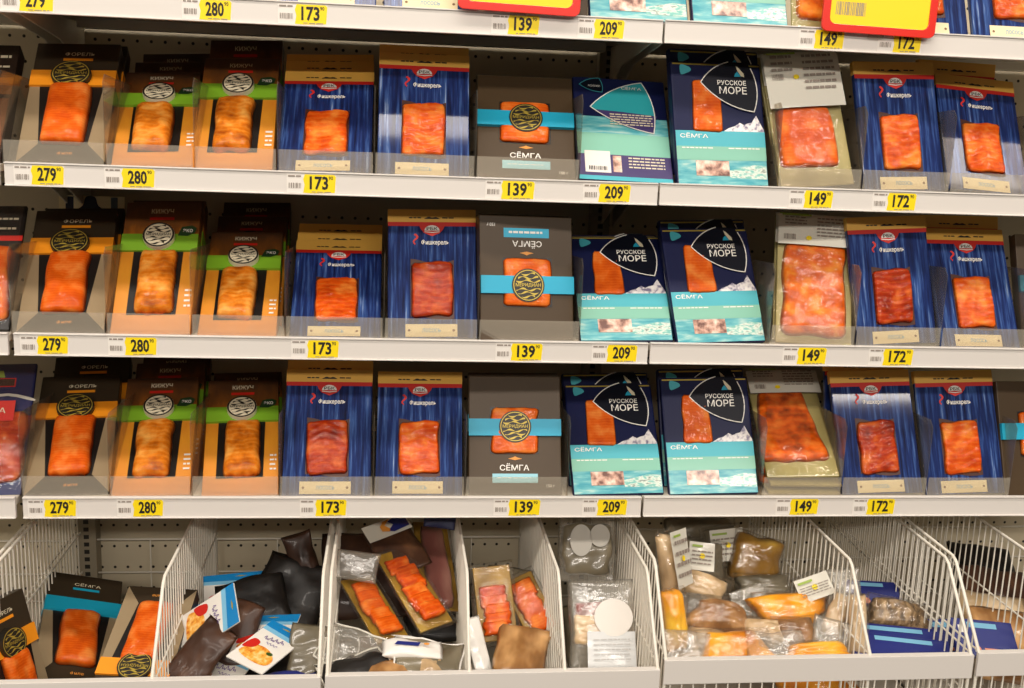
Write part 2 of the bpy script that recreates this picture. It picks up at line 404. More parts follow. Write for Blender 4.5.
# promotion frames on the top rail
def promo(x, z, barcode, where):
    t = thing('promotion_sign', 'red frame with blank yellow sheet, ' + where, 'sign', 'red and yellow promotion signs')
    W, H = .186, .135; m = MB()
    def rr(x0, x1, z0, z1, r, n=6):
        p = []
        for cx, cz, a0 in ((x1 - r, z0 + r, -PI / 2), (x1 - r, z1 - r, 0), (x0 + r, z1 - r, PI / 2), (x0 + r, z0 + r, PI)):
            for i in range(n + 1):
                a = a0 + PI / 2 * i / n; p.append((cx + r * math.cos(a), cz + r * math.sin(a)))
        return p
    o = rr(-W / 2, W / 2, 0, H, .010); i = rr(-W / 2 + .012, W / 2 - .012, .012, H - .012, .010); n = len(o)
    for yy in (-.003, .003): m.v += [(p[0], yy, p[1]) for p in o] + [(p[0], yy, p[1]) for p in i]
    for k in range(n):
        q = (k + 1) % n
        m.f += [(k, q, n + q, n + k), (2 * n + q, 2 * n + k, 3 * n + k, 3 * n + q), (q, k, 2 * n + k, 2 * n + q), (n + k, n + q, 3 * n + q, 3 * n + k)]
    m.build('frame', M_RED, t, .0008)
    s = MB().prism(rr(-W / 2 + .010, W / 2 - .010, .010, H - .010, .010), -.001, .001).build('yellow_sheet', M_SIGNY, t)
    if barcode: b = bars('barcode', -.072, -.024, .026, .046, 0, M_GREYINK, t, 9); b.location.y = -.001
    MB().box(-.012, .012, .003, .0085, -.004, .04).build('rail_clip', M_ACR, t)
    pose(t, x, -.014, z, .02, 0, .022); return t
promo(.763, 1.6095, False, 'standing over the 139 tag on the top rail')
promo(1.331, 1.6035, True, 'small barcode, over the 149 and 172 tags, top rail')

# clear plastic fences and dividers that keep the facings apart
DIVX = {1: [-.003, .1455, .2765, .401, .5485, .706, .872, 1.196, 1.3385, 1.490, 1.6455], 2: [-.004, .1375, .2665, .4115, .567, .7185, .8855, 1.2065, 1.355, 1.5065, 1.663],
        3: [-.002, .133, .2615, .401, .5535, .705, .878, 1.2165, 1.358, 1.513, 1.668]}
NEXT = {'B': 0}
COLS = ['trout boxes', 'first green-banded column', 'second green-banded column', 'left blue board column', 'right blue board column', 'brown cyan-banded boxes']
COLR = ['wide-label vacuum packs', 'third blue board column', 'last blue board column']
def fence(x0, x1, row, what):
    o = MB().box(x0 + .002, x1 - .002, .0045, .006, 0, .036).build('acrylic_fence', M_ACRF); o.location.z = DECK[row] - .0003
    tag(o, 'low clear plastic fence before the %s on the %s shelf' % (what, LEVEL['ABCD'[row]]), 'shelf fence', 'clear plastic shelf fences')
def divider(x, row, what):
    t = thing('acrylic_divider', 'clear plastic divider %s on the %s shelf' % (what, LEVEL['ABCD'[row]]), 'shelf divider', 'clear plastic shelf dividers')
    t.location = (x, 0, DECK[row])
    m = MB(); pr = [(.0075, 0), (.34, 0), (.34, .115), (.02, .137), (.0075, .125)]; n = 5
    m.v = [(-.0007, y, z) for y, z in pr] + [(.0007, y, z) for y, z in pr]
    m.f = [tuple(range(n))[::-1], tuple(range(n, 2 * n))] + [(i, (i + 1) % n, n + (i + 1) % n, n + i) for i in range(n)]
    m.build('panel', M_ACR, t); return t
for row in (1, 2, 3):
    d = DIVX[row]
    for i in range(6): fence(d[i], d[i + 1], row, COLS[i])
    for i in range(3): fence(d[7 + i], d[8 + i], row, COLR[i])
    nm = ['left of the trout boxes', 'right of the trout boxes', 'between the two green-banded columns', 'left of the left blue board column', 'between the two left blue board columns', 'left of the brown cyan-banded boxes', 'right of the brown cyan-banded boxes',
          'left of the wide-label vacuum packs', 'right of the wide-label vacuum packs', 'between the two right blue board columns', 'right of the last blue board column']
    for x, q in zip(d, nm): divider(x, row, q)

# ------------------------------------------------------------------ the packs: one of each kind, then copies
def emblem(parent, cx, cz, rx, rz, dark, light, k, seed=1, fat=1.0):
    """round mark: dark disc, pale wavy strokes above and below the word across its middle"""
    e = MB().prism(disc(cx, cz, rx, rz), L(k), 0).build('emblem', dark, parent)
    mb = MB(); r = random.Random(seed)
    for zz, a in ((.66, .42), (.44, .62), (.24, .74), (-.26, .74), (-.46, .62), (-.68, .40)):
        n = 14; top = []; bot = []
        for i in range(n + 1):
            u = -a + 2 * a * i / n; dz = .07 * math.sin(u * 7 + zz * 9); th = .036 + .024 * math.sin(u * 11 + zz * 5)
            th *= fat; top.append((cx + u * rx, cz + (zz + dz + th) * rz)); bot.append((cx + u * rx, cz + (zz + dz - th) * rz))
        for i in range(n): mb.poly([bot[i], bot[i + 1], top[i + 1], top[i]], L(k + 1))
    mb.build('wave_strokes', light, e)
    n = 32; rg = MB()
    for i in range(n):
        a, b = 2 * PI * i / n, 2 * PI * (i + 1) / n
        rg.poly([(cx + math.cos(q) * rx * s, cz + math.sin(q) * rz * s) for q, s in ((a, .87), (a, .99 if fat > 1 else .92), (b, .99 if fat > 1 else .92), (b, .87))][::-1], L(k + 1))
    rg.build('rim', light, e)
    text('lettering', 'МЕРИДИАН', cx, cz, rx * 1.55, rz * .24, k + 1, light, e, .01)
    return e
def carton(t, w, h, d, m, bev=.0015): return MB().box(-w / 2, w / 2, 0, d, 0, h).build('carton', m, t, bev)

def trout_box(seed, cyan=False, emb=True):
    w, h, d = .13, .265, .030; t = thing('trout_box'); carton(t, w, h, d, M_CARD)
    for p in ([(-.0645, .002), (-.037, .040), (-.050, .168), (-.0645, .168)], [(.0645, .002), (.0645, .168), (.048, .168), (.035, .040)]): flat('window_side_facet', p, 1, M_TAN, t)
    flat('window', [(-.037, .040), (.035, .040), (.048, .170), (-.050, .170)], 2, M_BLACK, t)  # black panel paints in the shade inside the window opening
    fillet('trout_fillet', t, M_SAL, -.001, .102, .066, .130, .015, -.0012, seed, taper=-.02 + .05 * math.sin(seed))
    band = M_CYAN if cyan else M_ORBAND
    b = MB().prism(rect(-.065, .065, .163, .197), L(12), 0); n = len(b.v)
    b.v += [(.0652, 0, .163), (.0652, d, .163), (.0652, d, .197), (.0652, 0, .197), (-.0652, d, .163), (-.0652, 0, .163), (-.0652, 0, .197), (-.0652, d, .197)]
    b.f += [(n, n + 1, n + 2, n + 3), (n + 4, n + 5, n + 6, n + 7)]
    b.build('colour_band', band, t)
    if emb: emblem(t, -.002, .182, .0305, .0285, M_EMB, M_GOLD, 32, 3)
    text('title', 'ФОРЕЛЬ' if not cyan else 'СЁМГА', .004, .239, .046, .0085, 1, M_IVORY, t, .006)
    flat('title_bar', rect(-.021, .025, .2235, .2295), 1, band, t)
    text('caption', 'филе', .004, .020, .022, .008, 2, M_ORINK, t, .01)
    return t
def coho_box(seed):
    w, h, d = .1225, .265, .030; t = thing('coho_box'); carton(t, w, h, d, M_AUT)
    g = MB().prism(rect(-.0612, .0612, .160, .194), L(12), 0); n = len(g.v); g.v += [(.0614, 0, .16), (.0614, d, .16), (.0614, d, .194), (.0614, 0, .194)]; g.f += [(n, n + 1, n + 2, n + 3)]
    g.build('green_band', M_GREEN, t)
    flat('window', [(-.040, .036), (.036, .036), (.039, .164), (-.040, .164)], 2, M_BLACK, t)
    fillet('coho_fillet', t, M_COHO, -.001 + .004 * math.sin(seed * 5), .098, .060, .122, .017, -.0012, seed, taper=.05 * math.sin(seed * 3), rough=.07)
    emblem(t, -.001, .186, .0255, .0255, M_IVORY, M_EMB, 34, 5, 1.15)
    text('title', 'КИЖУЧ', -.001, .245, .036, .010, 1, M_IVORY, t, .008)
    flat('red_bar', rect(-.021, .019, .2265, .2325), 1, M_REDINK, t)
    bd = flat('badge', [(.028, .190), (.044, .189), (.056, .196), (.058, .206), (.050, .211), (.034, .208)], 14, M_DGREEN, t)
    text('badge_lettering', 'эко', .044, .200, .016, .007, 15, M_WHITE, bd, .01)
    lines('side_print', .047, .058, .045, .085, 4, 2, M_WHITE, t, .4, seed)
    return t
def board_pack(seed, flesh, back=False):
    """flat blue board with a kraft header flap, a window of sliced fish and a cream plate"""
    w, h, d = .145, .22, .010; t = thing('sliced_salmon_board'); MB().box(-w / 2, w / 2, 0, d, 0, h).build('board', M_DENIM, t, .0015)
    hd = MB().box(-w / 2 - .0006, w / 2 + .0006, -.0008, d + .0008, h - .021, h + .0015).build('header_flap', M_KRAFT, t, .0006)
    n = 20; sil = [(-.011 + .022 * i / n, .206 + .0022 * math.sin(PI * i / n) * (1 + .6 * math.sin(9 * i / n))) for i in range(n + 1)] 
    sh = MB().poly([(-.013, .2045), (.013, .2045)] + sil[::-1], L(3)).build('fish_silhouette', M_INK, hd)
    lines('header_print', -.038, -.018, .2045, .2075, 1, 3, M_INK, hd, .7, 4); lines('header_print', .017, .036, .2045, .2075, 1, 3, M_INK, hd, .7, 5)
    flat('red_line', rect(-w / 2, w / 2, .192, .1995), 1, M_REDINK, t)
    lg = flat('logo_tab', [(-.022, .194), (-.018, .186), (-.013, .180), (0, .1745), (.013, .180), (.018, .186), (.022, .194), (.016, .197), (-.016, .197)], 2, M_REDINK, t)
    arch = [(.0125 * math.cos(PI * i / 12), .184 + .0095 * math.sin(PI * i / 12)) for i in range(13)]
    flat('logo_arch', arch, 3, M_WHITE, lg); text('logo_lettering', 'РБК', 0, .1875, .018, .0055, 4, M_INK, lg, .012)
    flat('logo_underline', [(-.0125, .1815), (0, .1800), (.0125, .1815), (.0125, .1828), (0, .1815), (-.0125, .1828)], 3, M_WHITE, lg)
    sea = MB()
    for q in range(9):
        a = q / 8; sea.poly(disc(-.0275 + .003 * math.sin(a * 6), .177 - .016 * a, .0024 - .0014 * a, .0018, 8), L(2) - .00002 * q)
    sea.build('seahorse_mark', M_REDINK, t)
    text('title', 'Фишкерель', .005, .163, .045, .0105, 2, M_WHITE, t, .02)
    zt = [( .0355 - .071 * i / 12, .131 + .004 * math.sin(i / 12 * 5.2 + 2.6)) for i in range(13)]; zb = [(-.0355 + .071 * i / 12, .034 + .0025 * math.sin(i / 12 * 5 + 1)) for i in range(13)]
    flat('window', zb + zt, 1, mat('window_shadow', (70, 30, 16), .5), t)
    fillet('sliced_fish', t, flesh, 0, .083, .069, .094, .006, -.0008, seed, ripple=7 if seed % 2 else 5, rough=.035, wave=.02, dome=9, rdir='z' if seed % 3 else 'x')
    lb = flat('cream_plate', rect(-.044, .040, .003, .024), 1, M_CREAM, t)
    for x in (-.038, .034): flat('rivet', disc(x, .0135, .0022, .0022, 10), 2, mat('rivet_brown', (130, 96, 60), .5), lb)
    text('plate_lettering', 'лосось', -.002, .0135, .030, .007, 2, M_BLUEINK, lb, .01)
    return t
def salmon_box(seed, flip=False):
    w, h, d = .1575, .205, .022; t = thing('salmon_box'); carton(t, w, h, d, M_BROWN)
    f = (lambda p: [(-a, h - b) for a, b in p]) if flip else (lambda p: p); s = -1 if flip else 1; R = PI if flip else 0
    fz = lambda z: h - z if flip else z
    flat('window', f(rect(-.0425, .0405, .0695, .1505)), 1, M_BLACK, t)
    fillet('salmon_fillet', t, M_SAL, -.001 * s, fz(.110), .081, .080, .005, -.0010, seed, rough=.03, dome=5)
    b = MB().prism(f(rect(-.0787, .0787, .100, .129)), L(16), 0); b.build('colour_band', M_CYAN, t)
    e = thing_part_emblem(t, 0, fz(.1155), flip)
    text('title', 'СЁМГА', -.001 * s, fz(.0475), .050, .0125, 1, M_WHITE, t, .014, R)
    lb = flat('cyan_label', f(rect(-.0385, .0385, .0205, .036)), 1, M_LCYAN if not flip else M_CYAN, t)
    lines('label_print', -.030, .030, fz(.0295) - .002, fz(.0275) + .002, 1, 2, M_WHITE, lb, .6, 3)
    flat('ornament', f([(-.012, .0615), (0, .0590), (.012, .0615), (.004, .0635), (0, .0655), (-.004, .0635)]), 1, M_ORINK, t)
    text('weight_mark', '150 г', .060 * s, fz(.0155), .014, .0055, 1, M_WHITE, t, .012, R)
    return t
def thing_part_emblem(t, cx, cz, flip):
    e = emblem(t, cx, cz, .0275, .0275, M_EMB, M_GOLD, 19, 7)
    return e
def curve(pts, n=8):
    """closed smooth outline through points (Catmull-Rom)"""
    out = []; N = len(pts)
    for i in range(N):
        p0, p1, p2, p3 = (Vector((*pts[(i + q) % N], 0)) for q in (-1, 0, 1, 2))
        for k in range(n):
            t = k / n; v = .5 * ((2 * p1) + (p2 - p0) * t + (2 * p0 - 5 * p1 + 4 * p2 - p3) * t * t + (3 * p1 - p0 - 3 * p2 + p3) * t ** 3)
            out.append((v.x, v.y))
    return out
def bezl(a, b, bulge, n=8):
    """arc from a to b bulging to the right-hand side of the direction"""
    d = (b[0] - a[0], b[1] - a[1]); ln = math.hypot(*d); nx, nz = d[1] / ln, -d[0] / ln
    return [(a[0] + d[0] * i / n + nx * bulge * 4 * (i / n) * (1 - i / n), a[1] + d[1] * i / n + nz * bulge * 4 * (i / n) * (1 - i / n)) for i in range(n)]
def outline(name, pts, wd, k, m, parent, close=True):
    mb = MB(); n = len(pts)
    for i in range(n if close else n - 1):
        a = Vector(pts[i]); b = Vector(pts[(i + 1) % n]); d = (b - a)
        if d.length < 1e-6: continue
        q = Vector((d.y, -d.x)).normalized() * wd / 2; e = d.normalized() * wd * .3
        mb.poly([tuple(a - q - e), tuple(a + q - e), tuple(b + q + e), tuple(b - q + e)][::1], L(k))
    return mb.build(name, m, parent)
def sea_pack(seed, flesh):
    """rounded glossy flat box, navy above and sea-green below, with a big pointed shield"""
    w, h, d = .1575, .21, .014; hw = w / 2; t = thing('shield_salmon_box'); MB().box(-hw, hw, 0, d, 0, h).build('case', M_NAVY, t, .003)
    flat('gold_edge', rect(-hw + .003, hw - .003, h - .0065, h - .004), 1, M_GOLD, t)
    flat('sea_picture', rect(-hw + .002, hw - .002, .002, .050), 1, M_SEA, t)
    flat('foam', [(.012, .014), (.076, .012), (.076, .034), (.055, .036), (.03, .030), (.008, .026)], 2, M_FOAM, t)
    flat('teal_band', rect(-hw + .0015, hw - .0015, .066, .092), 2, M_TEAL, t); flat('pale_band', rect(-hw + .0015, hw - .0015, .043, .066), 2, M_PGREEN, t)
    text('band_lettering', 'СЁМГА', -.046, .084, .048, .0085, 3, M_WHITE, t, .014)
    lines('band_print', -.068, -.015, .0615, .064, 1, 3, M_WHITE, t, .7, 4); lines('band_print', .012, .066, .0615, .064, 1, 3, M_WHITE, t, .7, 6)
    flat('serving_picture', rect(-.046, .011, .017, .042), 3, M_PIC, t)
    flat('mountains', [(.006, .092), (.0765, .092), (.076, .096), (.070, .108), (.0645, .120), (.060, .114), (.056, .108), (.048, .106), (.042, .103), (.035, .107), (.026, .101), (.016, .098)], 2, M_MOUNT, t)
    fillet('salmon_strip', t, flesh, -.020, .134, .050, .088, .003, -.0008, seed, taper=.06, rough=.03, dome=6)
    flat('corner_badge', curve([(-.062, .203), (-.048, .200), (-.044, .194), (-.052, .189), (-.062, .187)], 4), 2, M_TEAL, t)
    A, B, C2, D2 = (-.030, .173), (.060, .125), (.053, h - .001), (.020, h - .001)
    sh = bezl(A, B, .010) + bezl(B, C2, .011) + [C2, D2] + bezl(D2, A, -.0 + .006)
    s = MB().prism(sh, L(10), 0).build('shield', M_NAVY2, t)
    outline('shield_outline', bezl(C2, B, -.011) [1:] + bezl(B, A, -.010) + bezl(A, D2, -.006) + [D2], .0017, 11, M_WHITE, s, False)
    text('shield_lettering', 'РУССКОЕ', .024, .1735, .050, .0082, 11, M_WHITE, s, .010); text('shield_lettering', 'МОРЕ', .0255, .1605, .048, .0125, 11, M_WHITE, s, .006)
    flat('sail', [(.041, .185), (.047, .184), (.046, .190), (.038, .199), (.033, .203), (.035, .195)], 11, M_IVORY, s); flat('sail_wave', [(.029, .184), (.041, .1845), (.035, .193), (.031, .189)], 11, M_CYAN, s)
    return t
def sea_pack_back():
    w, h, d = .1575, .21, .014; hw = w / 2; t = thing('shield_salmon_box'); MB().box(-hw, hw, 0, d, 0, h).build('case', M_NAVY, t, .003)
    flat('sea_picture', rect(-hw + .002, hw - .002, .052, .128), 1, M_SEA, t)
    flat('pale_band', rect(-hw + .002, hw - .002, .052, .094), 2, M_PGREEN, t)
    flat('purple_panel', rect(-hw + .002, hw - .002, .010, .052), 2, M_PURPLE, t); flat('sea_edge', rect(-hw + .002, hw - .002, .002, .010), 2, M_TEAL, t)
    lb = flat('white_label', rect(-.066, -.024, .016, .058), 3, M_PAPER, t); bars('barcode', -.060, -.030, .020, .028, 4, M_INK, lb, 5)
    flat('jar_picture', rect(-.020, -.006, .018, .050), 3, M_PIC, t); lines('purple_print', .006, .066, .024, .048, 4, 3, M_IVORY, t, .4, 8)
    A, B, C2 = (-.052, .146), (.052, .098), (.038, .202)
    sh = bezl(A, B, .008) + bezl(B, C2, .010) + bezl(C2, A, .010); s = flat('back_shield', sh, 4, mat('teal_shield', (40, 158, 166), .4, coat=.3), t)
    flat('shield_text_panel', bezl((-.046, .141), B, .008) + [B, (.0595, .134), (.0, .139)], 5, M_PURPLE, s)
    outline('shield_outline', sh, .0016, 6, M_WHITE, s)
    text('shield_lettering', 'СЁМГА', .020, .189, .034, .007, 6, M_WHITE, s, .012); lines('shield_print', -.020, .052, .109, .134, 5, 6, M_IVORY, s, .4, 12)
    A, B, C2 = (-.068, .192), (-.030, .178), (-.034, .207)
    s2 = flat('shield', bezl(A, B, .004) + bezl(B, C2, .003) + bezl(C2, A, .004), 3, M_NAVY2, t); outline('shield_outline', bezl(A, B, .004) + bezl(B, C2, .003) + bezl(C2, A, .004), .001, 4, M_TEAL, s2)
    text('shield_lettering', 'РУССКОЕ МОРЕ', -.043, .190, .020, .004, 5, M_WHITE, s2, .01)
    return t
def vacuum_salmon(seed, shape):
    lh = .100 if shape == 'tall' else .060
    """olive board, large salmon slice, clear film and a wide white label folded over the top"""
    w, h, d = .1275, .23, .006; t = thing('vacuum_salmon_pack'); MB().box(-w / 2, w / 2, 0, d, 0, h).build('board', M_GREENBOARD, t, .002)
    flesh = M_SAL if shape == 'tall' else fish_mat('marbled_salmon', (214, 88, 14), (236, 136, 52), (104, 38, 10), 18, .5, (1, 1, 1), 8) if shape == 'wedge' else fish_mat('sunny_salmon', (222, 98, 12), (244, 160, 60), (176, 66, 8), 12, .5, (1, 1, 1), 6)
    if shape == 'wedge': fillet('salmon_slice', t, flesh, -.008, .108, .105, .155, .008, -.0004, seed, taper=.22, rough=.06, dome=6)
    elif shape == 'tall': fillet('salmon_slice', t, flesh, -.006, .085, .100, .105, .008, -.0004, seed, taper=.06, rough=.05, dome=6)
    else: fillet('salmon_slice', t, flesh, -.001, .098, .108, .168, .009, -.0004, seed, taper=.02, rough=.05, ripple=3, dome=6)
    crumple('film', t, M_FILM, lambda u, v: (-w / 2 + w * u, -.011 * (math.sin(PI * u) ** .5) * (math.sin(PI * min(1, max(0, v))) ** .5) - .0012, .002 + (h - .004) * v), 16, 24, .0022, seed)
    lb = crumple('label', t, M_LABELW, lambda u, v: (-w / 2 - .002 + (w + .004) * u, -.014 - .0015 * math.sin(3 * u) + (.010 if v > .9 else 0), h + .002 - lh + lh * v), 12, 8, .0015, seed + 3)
    mb = []
    for nm, x0, x1, z0, z1, n, mm, sd in (('label_print', -.055, -.018, .205, .222, 3, M_GREYINK, 1), ('label_print', .000, .055, .185, .222, 6, M_GREYINK, 2)):
        q = lines(nm, x0, x1, h + (z0 - h) * lh / .06, z1, n, 0, mm, lb, .4, sd + seed); q.location.y = -.0172
    q = flat('leaf_stripe', rect(-.06, -.010, .2235, .227), 0, M_GLEAF, lb); q.location.y = -.0172
    q = flat('yellow_mark', disc(-.014, .184, .005, .004, 12), 0, M_YEL, lb); q.location.y = -.0172
    q = bars('barcode', -.056, -.036, .180, .190, 0, M_GREYINK, lb, seed); q.location.y = -.0172
    return t

PROTO = {}
def proto(key):
    if key in PROTO: return PROTO[key]
    k, _, s = key.partition(':'); s = int(s or 1)
    t = {'for': lambda: trout_box(s), 'forcyan': lambda: trout_box(s, True, False), 'forplain': lambda: trout_box(s, False, False), 'kiz': lambda: coho_box(s), 'fi': lambda: board_pack(s, M_SLICE), 'fid': lambda: board_pack(s, M_DARKSAL),
         'sem': lambda: salmon_box(s), 'semflip': lambda: salmon_box(s, True), 'rm': lambda: sea_pack(s, M_SAL), 'rmb': sea_pack_back,
         'sal': lambda: vacuum_salmon(s, 'round'), 'salw': lambda: vacuum_salmon(s, 'wedge'), 'salt': lambda: vacuum_salmon(s, 'tall')}[k]()
    PROTO[key] = [t, False]; return PROTO[key]
def pack(key, label, cat, group):
    """the first of a kind is the one that was built, the rest are copies"""
    p = proto(key)
    if not p[1]: p[1] = True; t = p[0]
    else: t = copy_tree(p[0])
    return tag(t, label, cat, group)

DIM = {'for': (.13, .265, .030), 'kiz': (.1225, .265, .030), 'fi': (.145, .22, .010), 'sem': (.1575, .205, .022), 'rm': (.1575, .21, .014), 'sal': (.1275, .23, .010)}
# name, x, y of the foot, z of the deck, lean, yaw, roll
PACKS = [
    ('r1_for', 0.0782, 0.0120, 1.3577, 0.787, 0.016, -0.046),
    ('r1_for_b1', 0.0782, 0.0573, 1.3577, 0.787, 0.016, -0.046),
    ('r1_kiz1', 0.2136, 0.0120, 1.3577, 0.980, 0.012, -0.083),
    ('r1_kiz1_b1', 0.2136, 0.1010, 1.3577, 0.885, 0.012, -0.083),
    ('r1_kiz1_b2', 0.2136, 0.1797, 1.3577, 0.795, 0.012, -0.083),
    ('r1_kiz2', 0.3314, 0.0120, 1.3577, 0.846, -0.031, -0.053),
    ('r1_kiz2_b1', 0.3314, 0.1134, 1.3577, 0.660, -0.031, -0.053),
    ('r1_fi1', 0.4710, 0.0120, 1.3577, 0.779, -0.063, -0.043),
    ('r1_fi1_b1', 0.4710, 0.0595, 1.3577, 0.660, -0.063, -0.043),
    ('r1_fi1_b2', 0.4710, 0.0992, 1.3577, 0.560, -0.063, -0.043),
    ('r1_fi2', 0.6249, 0.0120, 1.3577, 0.521, -0.008, 0.002),
    ('r1_fi2_b1', 0.6249, 0.0590, 1.3577, 0.375, -0.008, 0.002),
    ('r1_sem', 0.7883, 0.0120, 1.3577, 0.637, -0.032, 0.005),
    ('r1_sem_b1', 0.7883, 0.0419, 1.3577, 0.637, -0.032, 0.005),
    ('r1_rmb', 0.9496, 0.0120, 1.3577, 0.658, 0.021, 0.028),
    ('r1_rm', 1.1102, 0.0120, 1.3577, 0.340, 0.096, -0.011),
    ('r1_rm_b1', 1.1102, 0.0400, 1.3757, 0.300, 0.096, -0.011),
    ('r1_sal', 1.2685, 0.0120, 1.3577, 0.392, 0.036, -0.099),
    ('r1_sal_b1', 1.2685, 0.0250, 1.3577, 0.392, 0.036, -0.099),
    ('r1_fi3', 1.4185, 0.0120, 1.3577, 0.326, 0.070, -0.036),
    ('r1_fi4', 1.5629, 0.0120, 1.3577, 0.531, 0.053, 0.078),
    ('r1_fi4_b1', 1.5500, 0.1250, 1.3577, 0.100, 0.050, 0.020),
    ('r2_for', 0.0663, 0.0120, 1.0978, 0.861, 0.056, -0.039),
    ('r2_for_b1', 0.0663, 0.0611, 1.0978, 0.861, 0.056, -0.039),
    ('r2_kiz1', 0.2022, 0.0120, 1.0978, 0.758, 0.005, -0.031),
    ('r2_kiz1_b1', 0.2022, 0.0561, 1.0978, 0.758, 0.005, -0.031),
    ('r2_kiz2', 0.3357, 0.0120, 1.0978, 1.005, 0.012, -0.030),
    ('r2_kiz2_b1', 0.3357, 0.1035, 1.0978, 0.910, 0.012, -0.030),
    ('r2_kiz2_b2', 0.3357, 0.1872, 1.0978, 0.810, 0.012, -0.030),
    ('r2_fi1', 0.4896, 0.0120, 1.0978, 0.914, -0.002, -0.011),
    ('r2_fi1_b1', 0.4896, 0.0503, 1.0978, 0.850, -0.002, -0.011),
    ('r2_fi1_b2', 0.4896, 0.0907, 1.0978, 0.770, -0.002, -0.011),
    ('r2_fi2', 0.6458, 0.0120, 1.0978, 0.444, -0.030, -0.025),
    ('r2_sem', 0.8010, 0.0120, 1.0978, 0.275, 0.146, 0.018),
    ('r2_sem_b1', 0.8010, 0.0369, 1.0978, 0.275, 0.146, 0.018),
    ('r2_rm1', 0.9662, 0.0120, 1.0978, 0.703, -0.031, -0.033),
    ('r2_rm1_b1', 0.9662, 0.0330, 1.0978, 0.703, -0.031, -0.033),
    ('r2_rm2', 1.1276, 0.0120, 1.0978, 0.533, 0.081, -0.031),
    ('r2_rm2_b1', 1.1276, 0.0594, 1.0978, 0.400, 0.081, -0.031),
    ('r2_sal', 1.2856, 0.0120, 1.0978, 0.465, -0.150, 0.033),
    ('r2_sal_b1', 1.2856, 0.0254, 1.0978, 0.465, -0.150, 0.033),
    ('r2_fi3', 1.4342, 0.0120, 1.0978, 0.299, 0.042, -0.055),
    ('r2_fi4', 1.5842, 0.0120, 1.0978, 0.506, -0.013, -0.005),
    ('r2_fi4_b1', 1.5842, 0.0855, 1.0978, 0.230, -0.013, -0.005),
    ('r3_for', 0.0647, 0.0120, 0.8320, 0.993, 0.103, -0.026),
    ('r3_for_b1', 0.0647, 0.1001, 0.8320, 0.905, 0.103, -0.026),
    ('r3_kiz1', 0.1954, 0.0120, 0.8320, 1.004, 0.056, -0.029),
    ('r3_kiz1_b1', 0.1954, 0.0903, 0.8320, 0.950, 0.056, -0.029),
    ('r3_kiz1_b2', 0.1954, 0.1476, 0.8320, 0.940, 0.056, -0.029),
    ('r3_kiz2', 0.3376, 0.0120, 0.8320, 1.015, 0.061, -0.031),
    ('r3_kiz2_b1', 0.3376, 0.0726, 0.8320, 1.015, 0.061, -0.031),
    ('r3_fi1', 0.4763, 0.0120, 0.8320, 0.582, 0.008, -0.000),
    ('r3_fi1_b1', 0.4763, 0.0526, 0.8320, 0.470, 0.008, -0.000),
    ('r3_fi2', 0.6286, 0.0120, 0.8320, 0.609, -0.036, -0.011),
    ('r3_sem', 0.7906, 0.0120, 0.8320, 0.455, -0.056, -0.017),
    ('r3_sem_b1', 0.7906, 0.0387, 0.8320, 0.455, -0.056, -0.017),
    ('r3_rm1', 0.9685, 0.0120, 0.8320, 0.694, -0.020, -0.029),
    ('r3_rm1_b1', 0.9685, 0.0582, 0.8320, 0.585, -0.020, -0.029),
    ('r3_rm2', 1.1349, 0.0120, 0.8320, 0.515, -0.035, -0.034),
    ('r3_rm2_b1', 1.1349, 0.0541, 0.8320, 0.405, -0.035, -0.034),
    ('r3_sal', 1.2942, 0.0200, 0.8620, 0.908, -0.121, -0.065),
    ('r3_fi3', 1.4378, 0.0120, 0.8320, 0.446, -0.057, -0.049),
    ('r3_fi3_b1', 1.4378, 0.0877, 0.8320, 0.155, -0.057, -0.049),
    ('r3_fi4', 1.5915, 0.0120, 0.8320, 0.390, -0.029, -0.041),]
SHELF = {0: 'top', 1: 'second', 2: 'third', 3: 'lowest'}
